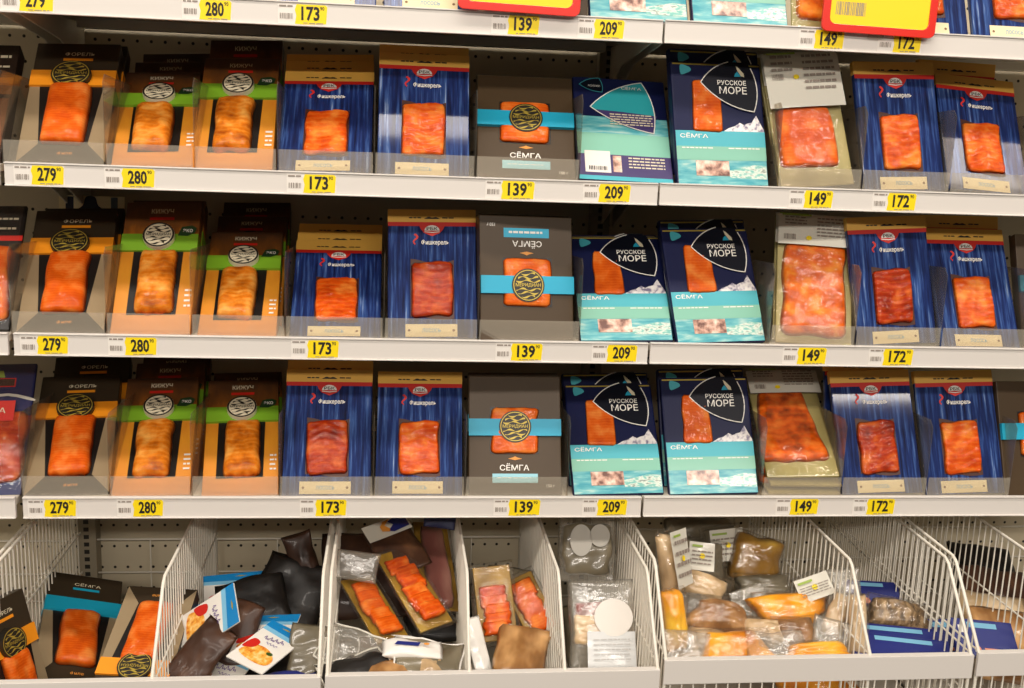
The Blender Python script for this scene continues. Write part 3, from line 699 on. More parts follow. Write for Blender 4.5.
WHAT = {   # the front pack of every column: model, label
    'r1_for': ('for:1', 'trout box with orange band at the left end of the second shelf, in front'),
    'r1_kiz1': ('kiz:1', 'green-banded coho box, front of the left stack on the second shelf'),
    'r1_kiz2': ('kiz:2', 'green-banded coho box, front of the right stack on the second shelf'),
    'r1_fi1': ('fi:2', 'blue sliced salmon board, front of the three leaning boards on the second shelf'),
    'r1_fi2': ('fi:1', 'blue board with pale wavy slices, upright left of the brown box on the second shelf'),
    'r1_sem': ('sem:1', 'brown cyan-banded salmon box, front one on the second shelf'),
    'r1_rmb': ('rmb', 'navy and teal salmon box showing its back with a white barcode label'),
    'r1_rm': ('rm:1', 'navy shield salmon box, front one beside the turned box, second shelf'),
    'r1_sal': ('salt:1', 'vacuum salmon pack with wide white label, tilted left, front one on the second shelf'),
    'r1_fi3': ('fi:1', 'blue sliced salmon board next to the vacuum packs on the second shelf'),
    'r1_fi4': ('fi:4', 'shorter-looking blue sliced salmon board at the right end of the second shelf'),
    'r2_for': ('for:2', 'trout box with orange band at the left end of the third shelf, in front'),
    'r2_kiz1': ('kiz:3', 'green-banded coho box, tall front one of the left stack on the third shelf'),
    'r2_kiz2': ('kiz:1', 'green-banded coho box, low front one of the right stack on the third shelf'),
    'r2_fi1': ('fi:5', 'blue sliced salmon board, front of the leaning stack on the third shelf'),
    'r2_fi2': ('fid:7', 'blue board with darker glinting slices, upright left of the upside-down brown box'),
    'r2_sem': ('semflip:1', 'upside-down brown cyan-banded salmon box, front one on the third shelf'),
    'r2_rm1': ('rm:2', 'navy shield salmon box, left of the two on the third shelf, in front'),
    'r2_rm2': ('rm:3', 'navy shield salmon box, right of the two on the third shelf, in front'),
    'r2_sal': ('sal:2', 'vacuum salmon pack with crumpled white top label, front one on the third shelf'),
    'r2_fi3': ('fid:1', 'blue board of brownish slices next to the vacuum packs on the third shelf'),
    'r2_fi4': ('fi:7', 'blue salmon board, front one at the right end of the third shelf'),
    'r3_for': ('for:3', 'trout box with orange band at the left end of the lowest shelf, in front'),
    'r3_kiz1': ('kiz:2', 'green-banded coho box, front of the left stack on the lowest shelf'),
    'r3_kiz2': ('kiz:3', 'green-banded coho box, front one of the right stack on the lowest shelf'),
    'r3_fi1': ('fid:5', 'front blue salmon board right beside the coho boxes on the lowest shelf'),
    'r3_fi2': ('fi:4', 'blue sliced salmon board, left of the brown box on the lowest shelf'),
    'r3_sem': ('sem:2', 'brown cyan-banded salmon box, front one on the lowest shelf'),
    'r3_rm1': ('rm:1', 'navy shield salmon box, left of the two on the lowest shelf, in front'),
    'r3_rm2': ('rm:2', 'navy shield salmon box, right of the two on the lowest shelf, in front'),
    'r3_sal': ('salw:3', 'vacuum pack with a wedge of marbled salmon lying on top of its stack, lowest shelf'),
    'r3_fi3': ('fid:2', 'blue board of dark red slices next to the vacuum stack, lowest shelf, in front'),
    'r3_fi4': ('fi:8', 'blue sliced salmon board at the right end of the lowest shelf'),
}
GROUP = {'for': 'trout boxes with an orange band', 'kiz': 'coho boxes with a green band', 'fi': 'blue boards of sliced salmon', 'sem': 'brown salmon boxes with a cyan band',
         'rm': 'navy salmon boxes with a shield', 'sal': 'vacuum salmon packs with a wide label'}
SHORT = {'for': 'trout box', 'kiz': 'green-banded coho box', 'fi': 'blue salmon board', 'sem': 'brown cyan-banded box', 'rm': 'navy shield box', 'sal': 'wide-label vacuum pack'}
ORD = {1: 'second from the front', 2: 'third from the front', 3: 'fourth from the front'}
PLACE = {'for': 'left-end column', 'kiz1': 'left coho stack', 'kiz2': 'right coho stack', 'fi1': 'column beside the coho boxes', 'fi2': 'column left of brown boxes', 'sem': 'brown box column',
         'rm': 'shield box column', 'rm1': 'left shield box column', 'rm2': 'right shield box column', 'sal': 'vacuum pack column', 'fi3': 'column right of vacuum packs', 'fi4': 'right-end column'}
def kind_of(model):
    k = model.split(':')[0]
    return {'fid': 'fi', 'semflip': 'sem', 'rmb': 'rm', 'salw': 'sal', 'salt': 'sal', 'forcyan': 'for', 'forplain': 'for'}.get(k, k)
def stand(o, kd, X, Y, Z, le, ya, ro):
    w, h, d = DIM[kd]
    pose(o, X, Y, Z, le, ya, ro, lift=w / 2 * abs(math.sin(ro)) * math.cos(le) + d * math.sin(le) * 0 + .0004)
for nm, X, Y, Z, le, ya, ro in PACKS:
    base, _, b = nm.partition('_b'); model, label = WHAT[base]; kd = kind_of(model); row = int(nm[1])
    if b:
        model = {'for': 'for:%d' % (int(b) % 3 + 1), 'kiz': 'kiz:%d' % (int(b) % 3 + 1), 'fi': 'fi:%d' % (int(b) * 3 - 1), 'sem': model, 'rm': 'rm:1', 'sal': 'sal:2'}[kd]
        label = '%s, %s in %s, %s shelf' % (SHORT[kd], ORD[int(b)], PLACE[base[3:]], SHELF[row])
    stand(pack(model, label, 'packaged fish', GROUP[kd]), kd, X, Y, Z, le, ya, ro)

# the rest of the stack under the wedge of salmon, lowest shelf
for i in range(2):
    o = pack('salw:3', ['vacuum pack lying at the bottom of the stack beside the shield box, lowest shelf', 'vacuum pack second from the bottom of the lying stack, lowest shelf'][i], 'packaged fish', GROUP['sal'])
    pose(o, 1.296 + .004 * i, .014 + .003 * i, .838 + .013 * i, 1.40 - .10 * i, -.03, 0)
# top shelf: only the feet of these packs show
for model, X, le, ya, ro, label in (
        ('for:2', .075, .8, .02, -.03, 'trout box at the left end of the top shelf'), ('kiz:1', .215, .8, 0, -.03, 'left green-banded coho box on the top shelf'),
        ('kiz:3', .335, .8, 0, 0, 'right green-banded coho box on the top shelf'), ('fi:1', .476, .5, 0, 0, 'left blue salmon board on the top shelf, near the 173 tag'),
        ('fi:4', .632, .5, 0, 0, 'blue salmon board on the top shelf, left of the first promotion sign'), ('sem:1', .795, .4, 0, 0, 'brown cyan-banded box behind the first promotion sign on the top shelf'),
        ('rm:2', .955, .5, 0, 0, 'left navy shield box on the top shelf, by the 209 tag'), ('rm:3', 1.118, .45, .03, 0, 'right navy shield box on the top shelf, at the start of the right bay'),
        ('sal:1', 1.265, .3, 0, 0, 'vacuum salmon pack on the top shelf, left of the second promotion sign'), ('fi:5', 1.424, .4, 0, 0, 'blue salmon board behind the second promotion sign on the top shelf'),
        ('fi:1', 1.578, .4, 0, 0, 'blue salmon board at the right end of the top shelf'), ('sem:2', 1.745, .35, 0, 0, 'brown cyan-banded box right of the frame on the top shelf')):
    kd = kind_of(model); stand(pack(model, label, 'packaged fish', GROUP[kd]), kd, X, .012, DECK[0], le, ya, ro)
# right edge of the picture
for row, X, le, ya in ((2, 1.742, .38, -.05), (3, 1.742, .35, .05)):
    stand(pack('sem:1', 'brown cyan-banded box cut by the right edge, %s shelf' % SHELF[row], 'packaged fish', GROUP['sem']), 'sem', X, .012, DECK[row], le, ya, 0)

# ------------------------------------------------------------------ wire bins below the shelves
YF, YB, ZF = -.20, .395, .470
def wire_side(mb, x, zr, wires=True):
    zt = zr + .118
    mb.tube([(x, YB, ZF), (x, YB, zt), (x, -.09, zt), (x, -.102, zt - .006), (x, YF, zr), (x, YF, ZF)], .0028, 6)
    return mb
def wire_fill(mb, x, zr):
    zt = zr + .118; y = YB - .018
    while y > YF + .004:
        top = zt if y > -.095 else zt - (zt - zr) * (-.095 - y) / (YF + .095) * -1
        top = zt if y > -.095 else zr + (zt - zr) * (y - YF) / (-.095 - YF)
        mb.tube([(x, y, ZF), (x, y, top)], .0014, 5, False); y -= .0185
    for z in (zr - .002, zr - .085): mb.tube([(x + .003, YB, z), (x + .003, YF, z)], .0018, 5, False)
    return mb
def basket(x0, x1, zr, where):
    t = thing('wire_basket', 'white wire basket with a plain front rail, ' + where, 'basket', 'white wire baskets under the shelves')
    for x in (x0 + .003, x1 - .003):
        sd = wire_side(MB(), x, zr).build('side_frame', M_WIRE, t, 0, True); wire_fill(MB(), x, zr).build('side_wires', M_WIRE, sd, 0, True)
    m = MB().box(x0, x1, YF - .006, YF - .001, zr - .040, zr); m.box(x0, x1, YF - .006, YF + .006, zr - .0015, zr + .0005); m.build('front_rail', M_RAIL, t, .0008)
    g = MB(); x = x0 + .012
    while x < x1: g.tube([(x, YF - .0025, ZF), (x, YF - .0025, zr - .038)], .0014, 5, False); x += .0185
    g.tube([(x0, YF - .0025, ZF + .06), (x1, YF - .0025, ZF + .06)], .0018, 5); g.build('front_grid', M_WIRE, t, 0, True)
    b = MB(); x = x0 + .012
    while x < x1: b.tube([(x, YB, ZF), (x, YB, zr - .02)], .0014, 5, False); x += .125
    for z in (ZF + .004, zr - .09, zr - .02): b.tube([(x0, YB, z), (x1, YB, z)], .0022, 5)
    b.build('back_grid', M_WIRE, t, 0, True)
    MB().box(x0, x1, YF, YB, ZF - .003, ZF).build('floor_sheet', M_SHELF, t)
    return t
BASK = [(-.545, -.036, .622, 'cut by the left edge of the picture'), (-.030, .482, .6245, 'under the trout and coho boxes'), (.4885, 1.0005, .6265, 'under the brown and shield boxes'),
        (1.0065, 1.512, .642, 'full of golden smoked fish'), (1.519, 2.02, .645, 'cut by the right edge of the picture')]
for a in BASK: basket(*a)
def bin_divider(x, zr, where):
    t = thing('wire_divider', 'white wire divider panel ' + where, 'basket divider', 'white wire divider panels in the baskets')
    wire_side(MB(), 0, zr).build('frame', M_WIRE, t, 0, True); wire_fill(MB(), 0, zr).build('wires', M_WIRE, t, 0, True); t.location.x = x
bin_divider(.236, .620, 'between the dark trout boxes and the blue and white cards')
bin_divider(.705, .6245, 'right of the gold trays in the middle basket')
bin_divider(.852, .6245, 'left of the clear bag with white discs')
bin_divider(1.341, .640, 'right of the golden smoked fish')
bin_divider(1.668, .643, 'furthest right, in front of the dark clutter')

def put(o, px, py, Y, h=0.0, lean=0.0, yaw=0.0, roll=0.0, scale=1.0):
    """centre of the thing (half way up its height h) at the place seen at px, py at depth Y"""
    pose(o, 0, 0, 0, lean, yaw, roll, scale); c = o.matrix_world @ Vector((0, 0, h / 2)); p = at(px, py, Y)
    o.matrix_world = Matrix.Translation(p - c) @ o.matrix_world
    return o
def item(o, label, cat, group=None, *a, **k): tag(o, label, cat, group); put(o, *a, **k); return o

# --- loose boxes in the first bin
GB = 'dark fish boxes thrown in the first bin'
def loose(model, label, px, py, Y, lean, yaw, roll, scale=1.0):
    kd = kind_of(model); o = pack(model, label, 'packaged fish', GB); put(o, px, py, Y, DIM[kd][1], lean, yaw, roll, scale); return o
def posed(o, lean, yaw, roll, x, y, z): pose(o, x, y, z, lean, yaw, roll); return o
posed(pack('forcyan:2', 'dark fish box with cyan band and bulging salmon, tipped right, in the left bin', 'packaged fish', GB), 1.15, .95, .74, .063, .006, .508)
loose('for:1', 'trout box standing sideways against the left wire side of the left bin', 17, 668, -.06, .30, 1.2, .05, .85)
loose('for:3', 'upside-down trout box leaning on the wire divider in the left bin', 143, 646, -.03, 1.10, -.05, PI + .06, .9)
loose('forplain:1', 'trout box lying flat at the front of the left bin, mostly behind its rail', 56, 742, -.12, 1.30, .35, .20)
loose('forcyan:3', 'dark box lying at the back of the left bin behind the cyan-banded box', 118, 634, .16, 1.3, .2, 1.2, .8)

# --- soft packs
M_BPOUCH = mottled('brown_pouch', [(.3, (46, 28, 20)), (.6, (74, 46, 30)), (.8, (116, 80, 54))], 22, (1, 1, .6), .45, .15)
M_KPOUCH = mottled('black_pouch', [(.3, (12, 9, 8)), (.6, (24, 19, 16)), (.8, (46, 36, 30))], 22, (1, 1, .6), .5, .1)
M_CARDW = mat('card_white', (238, 234, 226), .35, coat=.5)
M_SKY = mat('card_blue', (16, 130, 196), .35, coat=.5)
M_SKY2 = mat('card_light_blue', (128, 192, 226), .35, coat=.5)
M_FOOD = mottled('orange_dish_picture', [(.3, (214, 110, 24)), (.5, (248, 178, 66)), (.7, (255, 220, 150))], 130, (1, 1, 1), .4, .4)
M_VIOLET = mat('violet_print', (110, 80, 150), .4)
M_HERB = mat('herb_print', (60, 84, 30), .4)
M_GFISH = mottled('golden_smoked_fish', [(.28, (200, 110, 0)), (.5, (246, 164, 6)), (.7, (255, 206, 60))], 16, (1, 1, .6), .32, .7, .25, bscale=60)
M_BFISH = mottled('brown_smoked_fish', [(.25, (78, 52, 28)), (.5, (150, 104, 58)), (.72, (226, 176, 116))], 20, (1, 1, .5), .32, .6, .3, bscale=70)
M_PFISH = mottled('pale_smoked_fish', [(.28, (150, 120, 84)), (.5, (214, 182, 138)), (.72, (244, 226, 196))], 18, (1, 1, .5), .32, .6, .25, bscale=60)
M_AMBER = mottled('amber_fish', [(.25, (90, 60, 12)), (.5, (150, 106, 24)), (.75, (196, 160, 70))], 16, (1, 1, .7), .28, .9, .6, bscale=40)
M_SCALE = mottled('scaly_skin', [(.35, (86, 66, 42)), (.5, (136, 108, 74)), (.7, (190, 160, 118))], 120, (1, 1, .5), .35, .5, .3)
M_PINKF = mottled('pink_brown_fish', [(.3, (92, 44, 40)), (.55, (150, 88, 80)), (.75, (206, 150, 132))], 14, (1, 1, .4), .3, .8)
M_NCARD = mat('navy_card', (28, 40, 118), .35, coat=.5)
M_GREYF = mottled('grey_fish_film', [(.3, (92, 84, 66)), (.6, (136, 126, 104)), (.8, (176, 164, 138))], 14, (1, 1, .5), .3, .6)

def pillow(name, parent, m, w, h, t, seed, amp=.003, rim=.006, freq=16, corner=.0):
    """closed wrinkled bag: two sheets meeting in a flat rim"""
    mb = MB(); nx, nz = 16, 22; grid = {}
    for s in (-1, 1):
        for j in range(nz + 1):
            for i in range(nx + 1):
                u, v = i / nx, j / nz; edge = i in (0, nx) or j in (0, nz)
                if s == 1 and edge: grid[s, i, j] = grid[-1, i, j]; continue
                x = (u - .5) * w; z = v * h
                r = math.sin(PI * u) ** .45 * math.sin(PI * v) ** .45
                p = Vector((x, 0, z)) * freq + Vector((seed * 4.1, s * 3.3, 0))
                y = s * t / 2 * r + amp * (noise.noise(p) + .6 * abs(noise.noise(p * 2.2))) * (1 if not edge else .6)
                x += amp * .8 * noise.noise(p + Vector((3, 2, 1))); z += amp * .8 * noise.noise(p + Vector((7, 2, 4)))
                grid[s, i, j] = len(mb.v); mb.v.append((x, y, z))
    for s in (-1, 1):
        for j in range(nz):
            for i in range(nx):
                q = (grid[s, i, j], grid[s, i + 1, j], grid[s, i + 1, j + 1], grid[s, i, j + 1]); mb.f.append(q if s < 0 else q[::-1])
    return mb.build(name, m, parent, smooth=True)

def gold_tray(seed, w, h, flesh, n=5, label=None, part=.78):
    """gold card tray with overlapping slices under clear film"""
    t = thing('gold_tray_pack'); MB().box(-w / 2, w / 2, 0, .004, 0, h).build('gold_tray', M_SKIN, t, .0015)
    for i in range(n):
        hh = h * part / n * 1.55; cz = h * .09 + hh * .42 + i * h * part / n * .95
        fillet('fish_slice', t, flesh, w * .05 * math.sin(seed + i * 1.7), cz, w * .72, hh, .006, -.0006 - .0012 * (n - i), seed * 3 + i, rough=.10, nx=14, nz=10, dome=2.2)
    pillow('film', t, M_FILM, w + .012, h + .014, .022, seed, .003).location.z = -.007
    if label:
        lb = crumple('label', t, M_LABELW, lambda u, v: (-w * .55 + w * 1.1 * u, -.014, h - .004 + .034 * v), 8, 5, .002, seed)
        for nm, pts, m, k in label: flat(nm, [(x * w, h - .004 + z * .034) for x, z in pts], k, m, lb).location.y = -.0165
    return t
G3 = 'gold trays of fish in the middle basket'
lab = [('navy_swoosh', [(-.02, .22), (.10, .06), (.5, .12), (.5, .62), (.30, .92), (.06, .78), (.16, .5)], M_NCARD, 0), ('orange_swoosh', [(-.16, .30), (.0, .14), (.04, .30), (-.04, .6), (.14, .9), (-.04, .86), (-.16, .6)], M_ORINK, 1)]
posed(tag(gold_tray(1, .060, .150, M_SAL, 5), 'gold tray of bright orange salmon, leftmost in the middle basket', 'packaged fish', G3), 1.17, .618, .109, .591, -.047, .6025)
posed(tag(gold_tray(2, .062, .170, M_SLICE, 6), 'gold tray of salmon slices with dark rims, second from left in the middle basket', 'packaged fish', G3), 1.066, .315, -.199, .6624, -.0346, .6204)
posed(tag(gold_tray(3, .066, .200, M_PINKF, 1, None, .62), 'gold tray holding one pinkish brown fish piece, by the right side of the middle basket', 'packaged fish', G3), 1.05, .45, .30, .676, .056, .606)
def label_pack(seed):
    t = thing('labelled_vacuum_pack'); pillow('pouch', t, M_BPOUCH, .085, .12, .02, seed, .004)
    lb = crumple('label', t, M_LABELW, lambda u, v: (-.041 + .082 * u, -.0145, .080 + .040 * v), 8, 5, .0015, seed)
    for nm, pts, m, k in lab: flat(nm, [(x * .075, .081 + z * .038) for x, z in pts], k, m, lb).location.y = -.0172
    flat('blue_ring', disc(.030, .113, .006, .005, 14), 1, M_NCARD, lb).location.y = -.0172; flat('ring_middle', disc(.030, .113, .004, .003, 14), 2, M_LABELW, lb).location.y = -.0172
    return t
posed(tag(label_pack(6), 'dark vacuum pack with a white navy-and-orange label sticking up at the back', 'packaged fish', G3), 1.10, -.16, -.57, .6195, .060, .677)
item(gold_tray(5, .064, .125, M_SLICE, 5, None, .62), 'gold tray of orange salmon right of the wire divider in the middle basket', 'packaged fish', G3, 495, 603, .0, .125, .55, 0, -.10)
item(gold_tray(8, .058, .115, M_SAL, 4), 'salmon tray tucked behind the upright gold tray, left of the bag with discs', 'packaged fish', G3, 531, 606, .03, .115, .75, 0, -.42)

def soft(name, m, w, h, t, seed, amp=.009, label=None, rim=None):
    o = thing(name); pillow('pouch', o, m, w, h, t, seed, amp, freq=20)
    if rim:
        per = [(-.5 + i / 8, 0) for i in range(8)] + [(.5, i / 8) for i in range(8)] + [(.5 - i / 8, 1) for i in range(8)] + [(-.5, 1 - i / 8) for i in range(9)]
        q = []
        for u, v in per:
            p = Vector((u * w, 0, v * h)) * 20 + Vector((seed * 4.1, -3.3, 0))
            q.append((u * w + amp * .8 * noise.noise(p + Vector((3, 2, 1))), amp * .6 * (noise.noise(p) + .6 * abs(noise.noise(p * 2.2))), v * h + amp * .8 * noise.noise(p + Vector((7, 2, 4)))))
        MB().tube(q, .0017, 6, False).build('sealed_rim', rim, o, 0, True)
    if label:
        l = crumple('label', o, M_LABELW, lambda u, v: (label[0] + (label[1] - label[0]) * u, -t / 2 - .0035, label[2] + (label[3] - label[2]) * v), 6, 6, .0015, seed)
        for i in range(3): flat('label_print', rect(label[0] + .004, label[1] - .004 - .008 * i, label[3] - .008 - .007 * i, label[3] - .0055 - .007 * i), 0, M_GREYINK, l).location.y = -t / 2 - .0062
    return o
def white_bag(seed, w, h):
    o = thing('white_pouch'); pillow('pouch', o, M_CARDW, w, h, .016, seed, .006, freq=22)
    l = flat('navy_print', [(-w * .30, h * .45), (w * .1, h * .40), (w * .14, h * .62), (-w * .25, h * .66)], 0, M_NCARD, o); l.location.y = -.0115
    l = flat('orange_print', disc(w * .24, h * .55, w * .05, h * .07, 12), 0, M_ORINK, o); l.location.y = -.0115
    return o
for sd, m, rim, w, h, px, py, Y, ln, ro, label in (
        (101, M_BPOUCH, M_CARDW, .110, .080, 392, 656, -.08, 1.20, .16, 'brown white-edged pouch directly under the lower ends of the gold trays'),
        (102, M_FILM2, M_LABELW, .120, .075, 356, 650, -.09, 1.10, .45, 'cloudy white-edged pouch at the left front of the middle basket'),
        (103, M_GREYF, M_CARDW, .110, .075, 428, 657, -.11, 1.25, .22, 'grey white-edged pouch in front of the pinkish fish tray'),
        (104, M_KPOUCH, M_LABELW, .110, .060, 356, 668, -.125, 1.30, -.30, 'black white-edged pouch by the rail, left corner of the middle basket'),
        (105, M_PFISH, M_CARDW, .095, .060, 428, 670, -.135, 1.35, .06, 'pale white-edged pouch lowest at the rail, right half of the middle basket'),
        (106, M_BFISH, M_CARDW, .110, .060, 388, 672, -.135, 1.38, -.08, 'brown mottled pouch lowest at the rail in the centre of the middle basket')):
    item(soft('fish_pouch', m, w, h, .012, sd, .011, None, rim), label, 'packaged fish', 'thin pouches layered under the gold trays', px, py, Y, h, ln, .1, ro)
o = white_bag(2, .095, .034); item(o, 'white pouch with navy and orange print, on top of the layered pouches', 'packaged fish', None, 412, 649, -.10, .034, 1.2, .1, .14)
item(soft('clear_bag', M_FILM2, .075, .05, .016, 9, .005), 'silvery clear film at the left side of the middle basket', 'packaged fish', None, 357, 566, .05, .05, .4, 0, .15)
item(soft('fish_pouch', M_BPOUCH, .15, .16, .03, 3), 'dark brown pouch at the back of the middle basket, behind the trays', 'packaged fish', None, 365, 575, .17, .16, .7, .1, 0)
item(soft('fish_pouch', mat('dull_navy', (26, 32, 72), .5), .055, .03, .008, 12, .003), 'navy pouch peeking out behind the pinkish fish tray', 'packaged fish', None, 440, 520, .10, .03, .5, 0, .12)
item(soft('fish_pouch', M_KPOUCH, .12, .16, .03, 5), 'dark pouch filling the back right of the middle basket', 'packaged fish', None, 437, 600, .16, .16, .9, 0, 0)
item(soft('fish_pouch', M_BFISH, .085, .11, .018, 15), 'brown pouch under the salmon trays, right of the divider', 'packaged fish', None, 522, 650, -.08, .11, 1.25, 0, .25)
item(soft('fish_pouch', M_KPOUCH, .085, .10, .016, 16), 'dark pouch at the rail below the upright gold tray', 'packaged fish', None, 508, 690, -.14, .10, 1.45, 0, .1)
item(soft('fish_pouch', M_GREYF, .11, .13, .02, 17), 'dim grey pouch behind the upright gold tray, left of the bag with discs', 'packaged fish', None, 515, 600, .14, .13, .9, 0, .1)
item(soft('white_pouch', M_CARDW, .030, .10, .008, 62, .003), 'narrow white pouch wedged between the divider and the upright gold tray', 'packaged fish', None, 478, 648, -.08, .10, .5, .3, -.10)

# --- second bin: blue and white cards, dark pouches
def picture_card(seed, w=.085, h=.125):
    t = thing('picture_card'); MB().box(-w / 2, w / 2, 0, .003, 0, h).build('card', M_CARDW, t, .0006)
    flat('blue_top', [(-w / 2, h * .86), (w / 2, h * .80), (w / 2, h), (-w / 2, h)], 1, M_SKY, t); flat('light_blue_edge', [(-w / 2, h * .78), (w / 2, h * .72), (w / 2, h * .82), (-w / 2, h * .88)], 0, M_SKY2, t)
    flat('gold_mark', [(-.010, h * .925), (.004, h * .915), (.012, h * .93), (.0, h * .945)], 2, M_GOLD, t)
    sc = outline('violet_script', [(-w * .24 + w * .5 * i / 40, h * (.62 + .05 * math.sin(i * .9) * math.sin(i * .31 + 1) + .0012 * i)) for i in range(41)], .0011, 2, M_VIOLET, t, False)
    outline('script_line', [(-w * .1 + w * .3 * i / 20, h * (.545 + .02 * math.sin(i * 1.1))) for i in range(21)], .0008, 2, M_VIOLET, sc, False)
    flat('dish_picture', curve([(-w * .42, h * .20), (-w * .05, h * .12), (w * .36, h * .14), (w * .40, h * .30), (w * .1, h * .44), (-w * .25, h * .42)], 4), 1, M_FOOD, t)
    flat('red_garnish', curve([(-w * .46, h * .30), (-w * .22, h * .36), (-w * .20, h * .50), (-w * .40, h * .52)], 4), 2, M_REDINK, t); flat('herb', disc(w * .22, h * .37, .006, .004, 9), 2, M_HERB, t)
    return t
GC = 'blue and white picture cards in the second bin'
posed(tag(picture_card(1, .070, .115), 'blue and white picture card on top of the heap, in front', 'picture card', GC), 1.36, .55, 1.10, .361, -.138, .612)
posed(tag(picture_card(2, .092, .120), 'blue and white picture card just behind the front one, upper edge level', 'picture card', GC), 1.433, -1.02, -.87, .371, -.080, .598)
item(picture_card(3, .075, .120), 'picture card standing on its corner, left of the two flat ones', 'picture card', GC, 208, 620, -.02, .120, .65, -.80, .72)
item(picture_card(4, .070, .115), 'picture card low at the rail, left of the front card', 'picture card', GC, 220, 676, -.07, .115, 1.2, 0, .40)
item(picture_card(5, .15, .10), 'wide picture card at the back, blue edge up, beside the divider', 'picture card', GC, 232, 630, .04, .10, .95, .15, .06)
item(picture_card(7, .13, .09), 'bulging picture card at the very back of the second bin', 'picture card', GC, 241, 594, .16, .09, 1.0, .1, -.06)
item(soft('fish_pouch', M_BPOUCH, .065, .12, .020, 21), 'brown pouch under the standing picture card, near the divider', 'packaged fish', None, 199, 655, -.07, .12, .75, -.3, .45)
item(soft('fish_pouch', M_BPOUCH, .07, .11, .020, 22), 'brown pouch between the standing card and the flat cards', 'packaged fish', None, 234, 632, -.01, .11, .8, 0, .3)
item(soft('fish_pouch', M_KPOUCH, .13, .17, .035, 23), 'black pouch at the back right of the second bin', 'packaged fish', None, 287, 605, .12, .17, .65, -.1, .25)
item(soft('fish_pouch', M_KPOUCH, .12, .13, .03, 24), 'black pouch in the middle of the second bin behind the cards', 'packaged fish', None, 256, 612, .07, .13, .8, .1, -.2)
item(soft('fish_pouch', M_BPOUCH, .05, .15, .02, 25), 'thin dark reddish pouch standing by the right side of the second bin', 'packaged fish', None, 308, 572, .16, .15, .3, 0, -.35)
item(soft('clear_bag', M_GREYF, .06, .10, .02, 26, .005), 'grey crinkled pouch at the right side of the second bin', 'packaged fish', None, 307, 655, -.09, .10, .75, 0, .1)
item(soft('fish_pouch', M_NCARD, .10, .05, .012, 27), 'blue edged pouch low at the rail, right of the front card', 'packaged fish', None, 284, 684, -.14, .05, 1.2, 0, -.15)
item(soft('fish_pouch', M_KPOUCH, .18, .16, .03, 28), 'black pouch lying under the whole heap of cards', 'packaged fish', None, 245, 668, .03, .16, 1.35, 0, 0)

# --- clear bags with white labels
def disc_bag(seed, w, h, big):
    t = thing('clear_bag')
    if big:
        fillet('pale_fish_piece', t, M_PFISH, -.026, .066, .050, .050, .010, -.002, seed, rough=.1); fillet('pinkish_piece', t, M_PINKF, -.020, .094, .055, .035, .006, -.001, seed + 1, rough=.1)
        MB().prism(disc(.016, .085, .033, .031), -.0165, -.0150).build('white_disc', M_PAPER, t)
        lb = crumple('label', t, mat('frosty_label', (222, 224, 224), .4, coat=.5), lambda u, v: (-.030 + .082 * u, -.0165, -.004 + .066 * v), 10, 8, .002, seed)
        l = lines('label_print', -.020, .042, .010, .050, 5, 0, mat('faint_ink', (196, 194, 192), .5), lb, .25, 6); l.location.y = -.0192
    else:
        for x, z, rx, rz in ((-.014, .075, .020, .028), (.020, .084, .018, .020)): MB().prism(disc(x, z, rx, rz), -.0185, -.0170).build('white_oval', mat('oval_label', (196, 192, 182), .6), t)
        fillet('grey_fish_piece', t, M_GREYF, 0, .06, .09, .09, .012, -.001, seed, rough=.1)
    pillow('bag', t, M_FILM2, w, h, .026, seed, .004)
    return t
GD = 'clear bags with white labels'
item(disc_bag(3, .118, .150, True), 'clear bag with a white disc and a frosty white sheet at the front', 'packaged fish', GD, 603, 624, -.03, .150, .50, -.05, -.02)
item(disc_bag(5, .105, .120, False), 'dim clear bag with two white ovals, behind the bag with the frosty sheet', 'packaged fish', GD, 587, 549, .10, .120, .40, 0, .03)
item(soft('fish_pouch', M_GREYF, .13, .15, .03, 31), 'grey pouch under the bags with white ovals', 'packaged fish', None, 600, 640, .06, .15, 1.1, 0, 0)

# --- golden smoked fish, fourth bin
def fish_pouch(seed, w, h, flesh, fw=.8, fh=.85, taper=0.0, label=None, film=M_FILM, bend=0.0, th=.022):
    t = thing('fish_pouch'); fillet('smoked_fish', t, flesh, 0, h * .5, w * fw, h * fh, th, th * .4, seed, taper=taper, rough=.10, bend=bend, dome=1.4)
    pillow('film', t, film, w, h, th * 1.9, seed, .005)
    if label:
        lb = crumple('label', t, M_LABELW, lambda u, v: (label[0] + (label[1] - label[0]) * u, -th * .95 - .004, label[2] + (label[3] - label[2]) * v), 8, 8, .002, seed)
        q = flat('green_mark', rect(label[0] + .004, label[0] + (label[1] - label[0]) * .5, label[3] - .010, label[3] - .006), 0, M_GLEAF, lb); q.location.y = -th * .95 - .0075
        q = flat('yellow_mark', disc((label[0] + label[1]) / 2, (label[2] + label[3]) / 2, .005, .005, 10), 0, M_YEL, lb); q.location.y = -th * .95 - .0075
        q = lines('label_print', label[0] + .004, label[1] - .004, label[2] + .006, label[3] - .016, 4, 0, M_GREYINK, lb, .35, seed); q.location.y = -th * .95 - .0075
    return t
GF = 'smoked fish pouches heaped in the fourth bin'
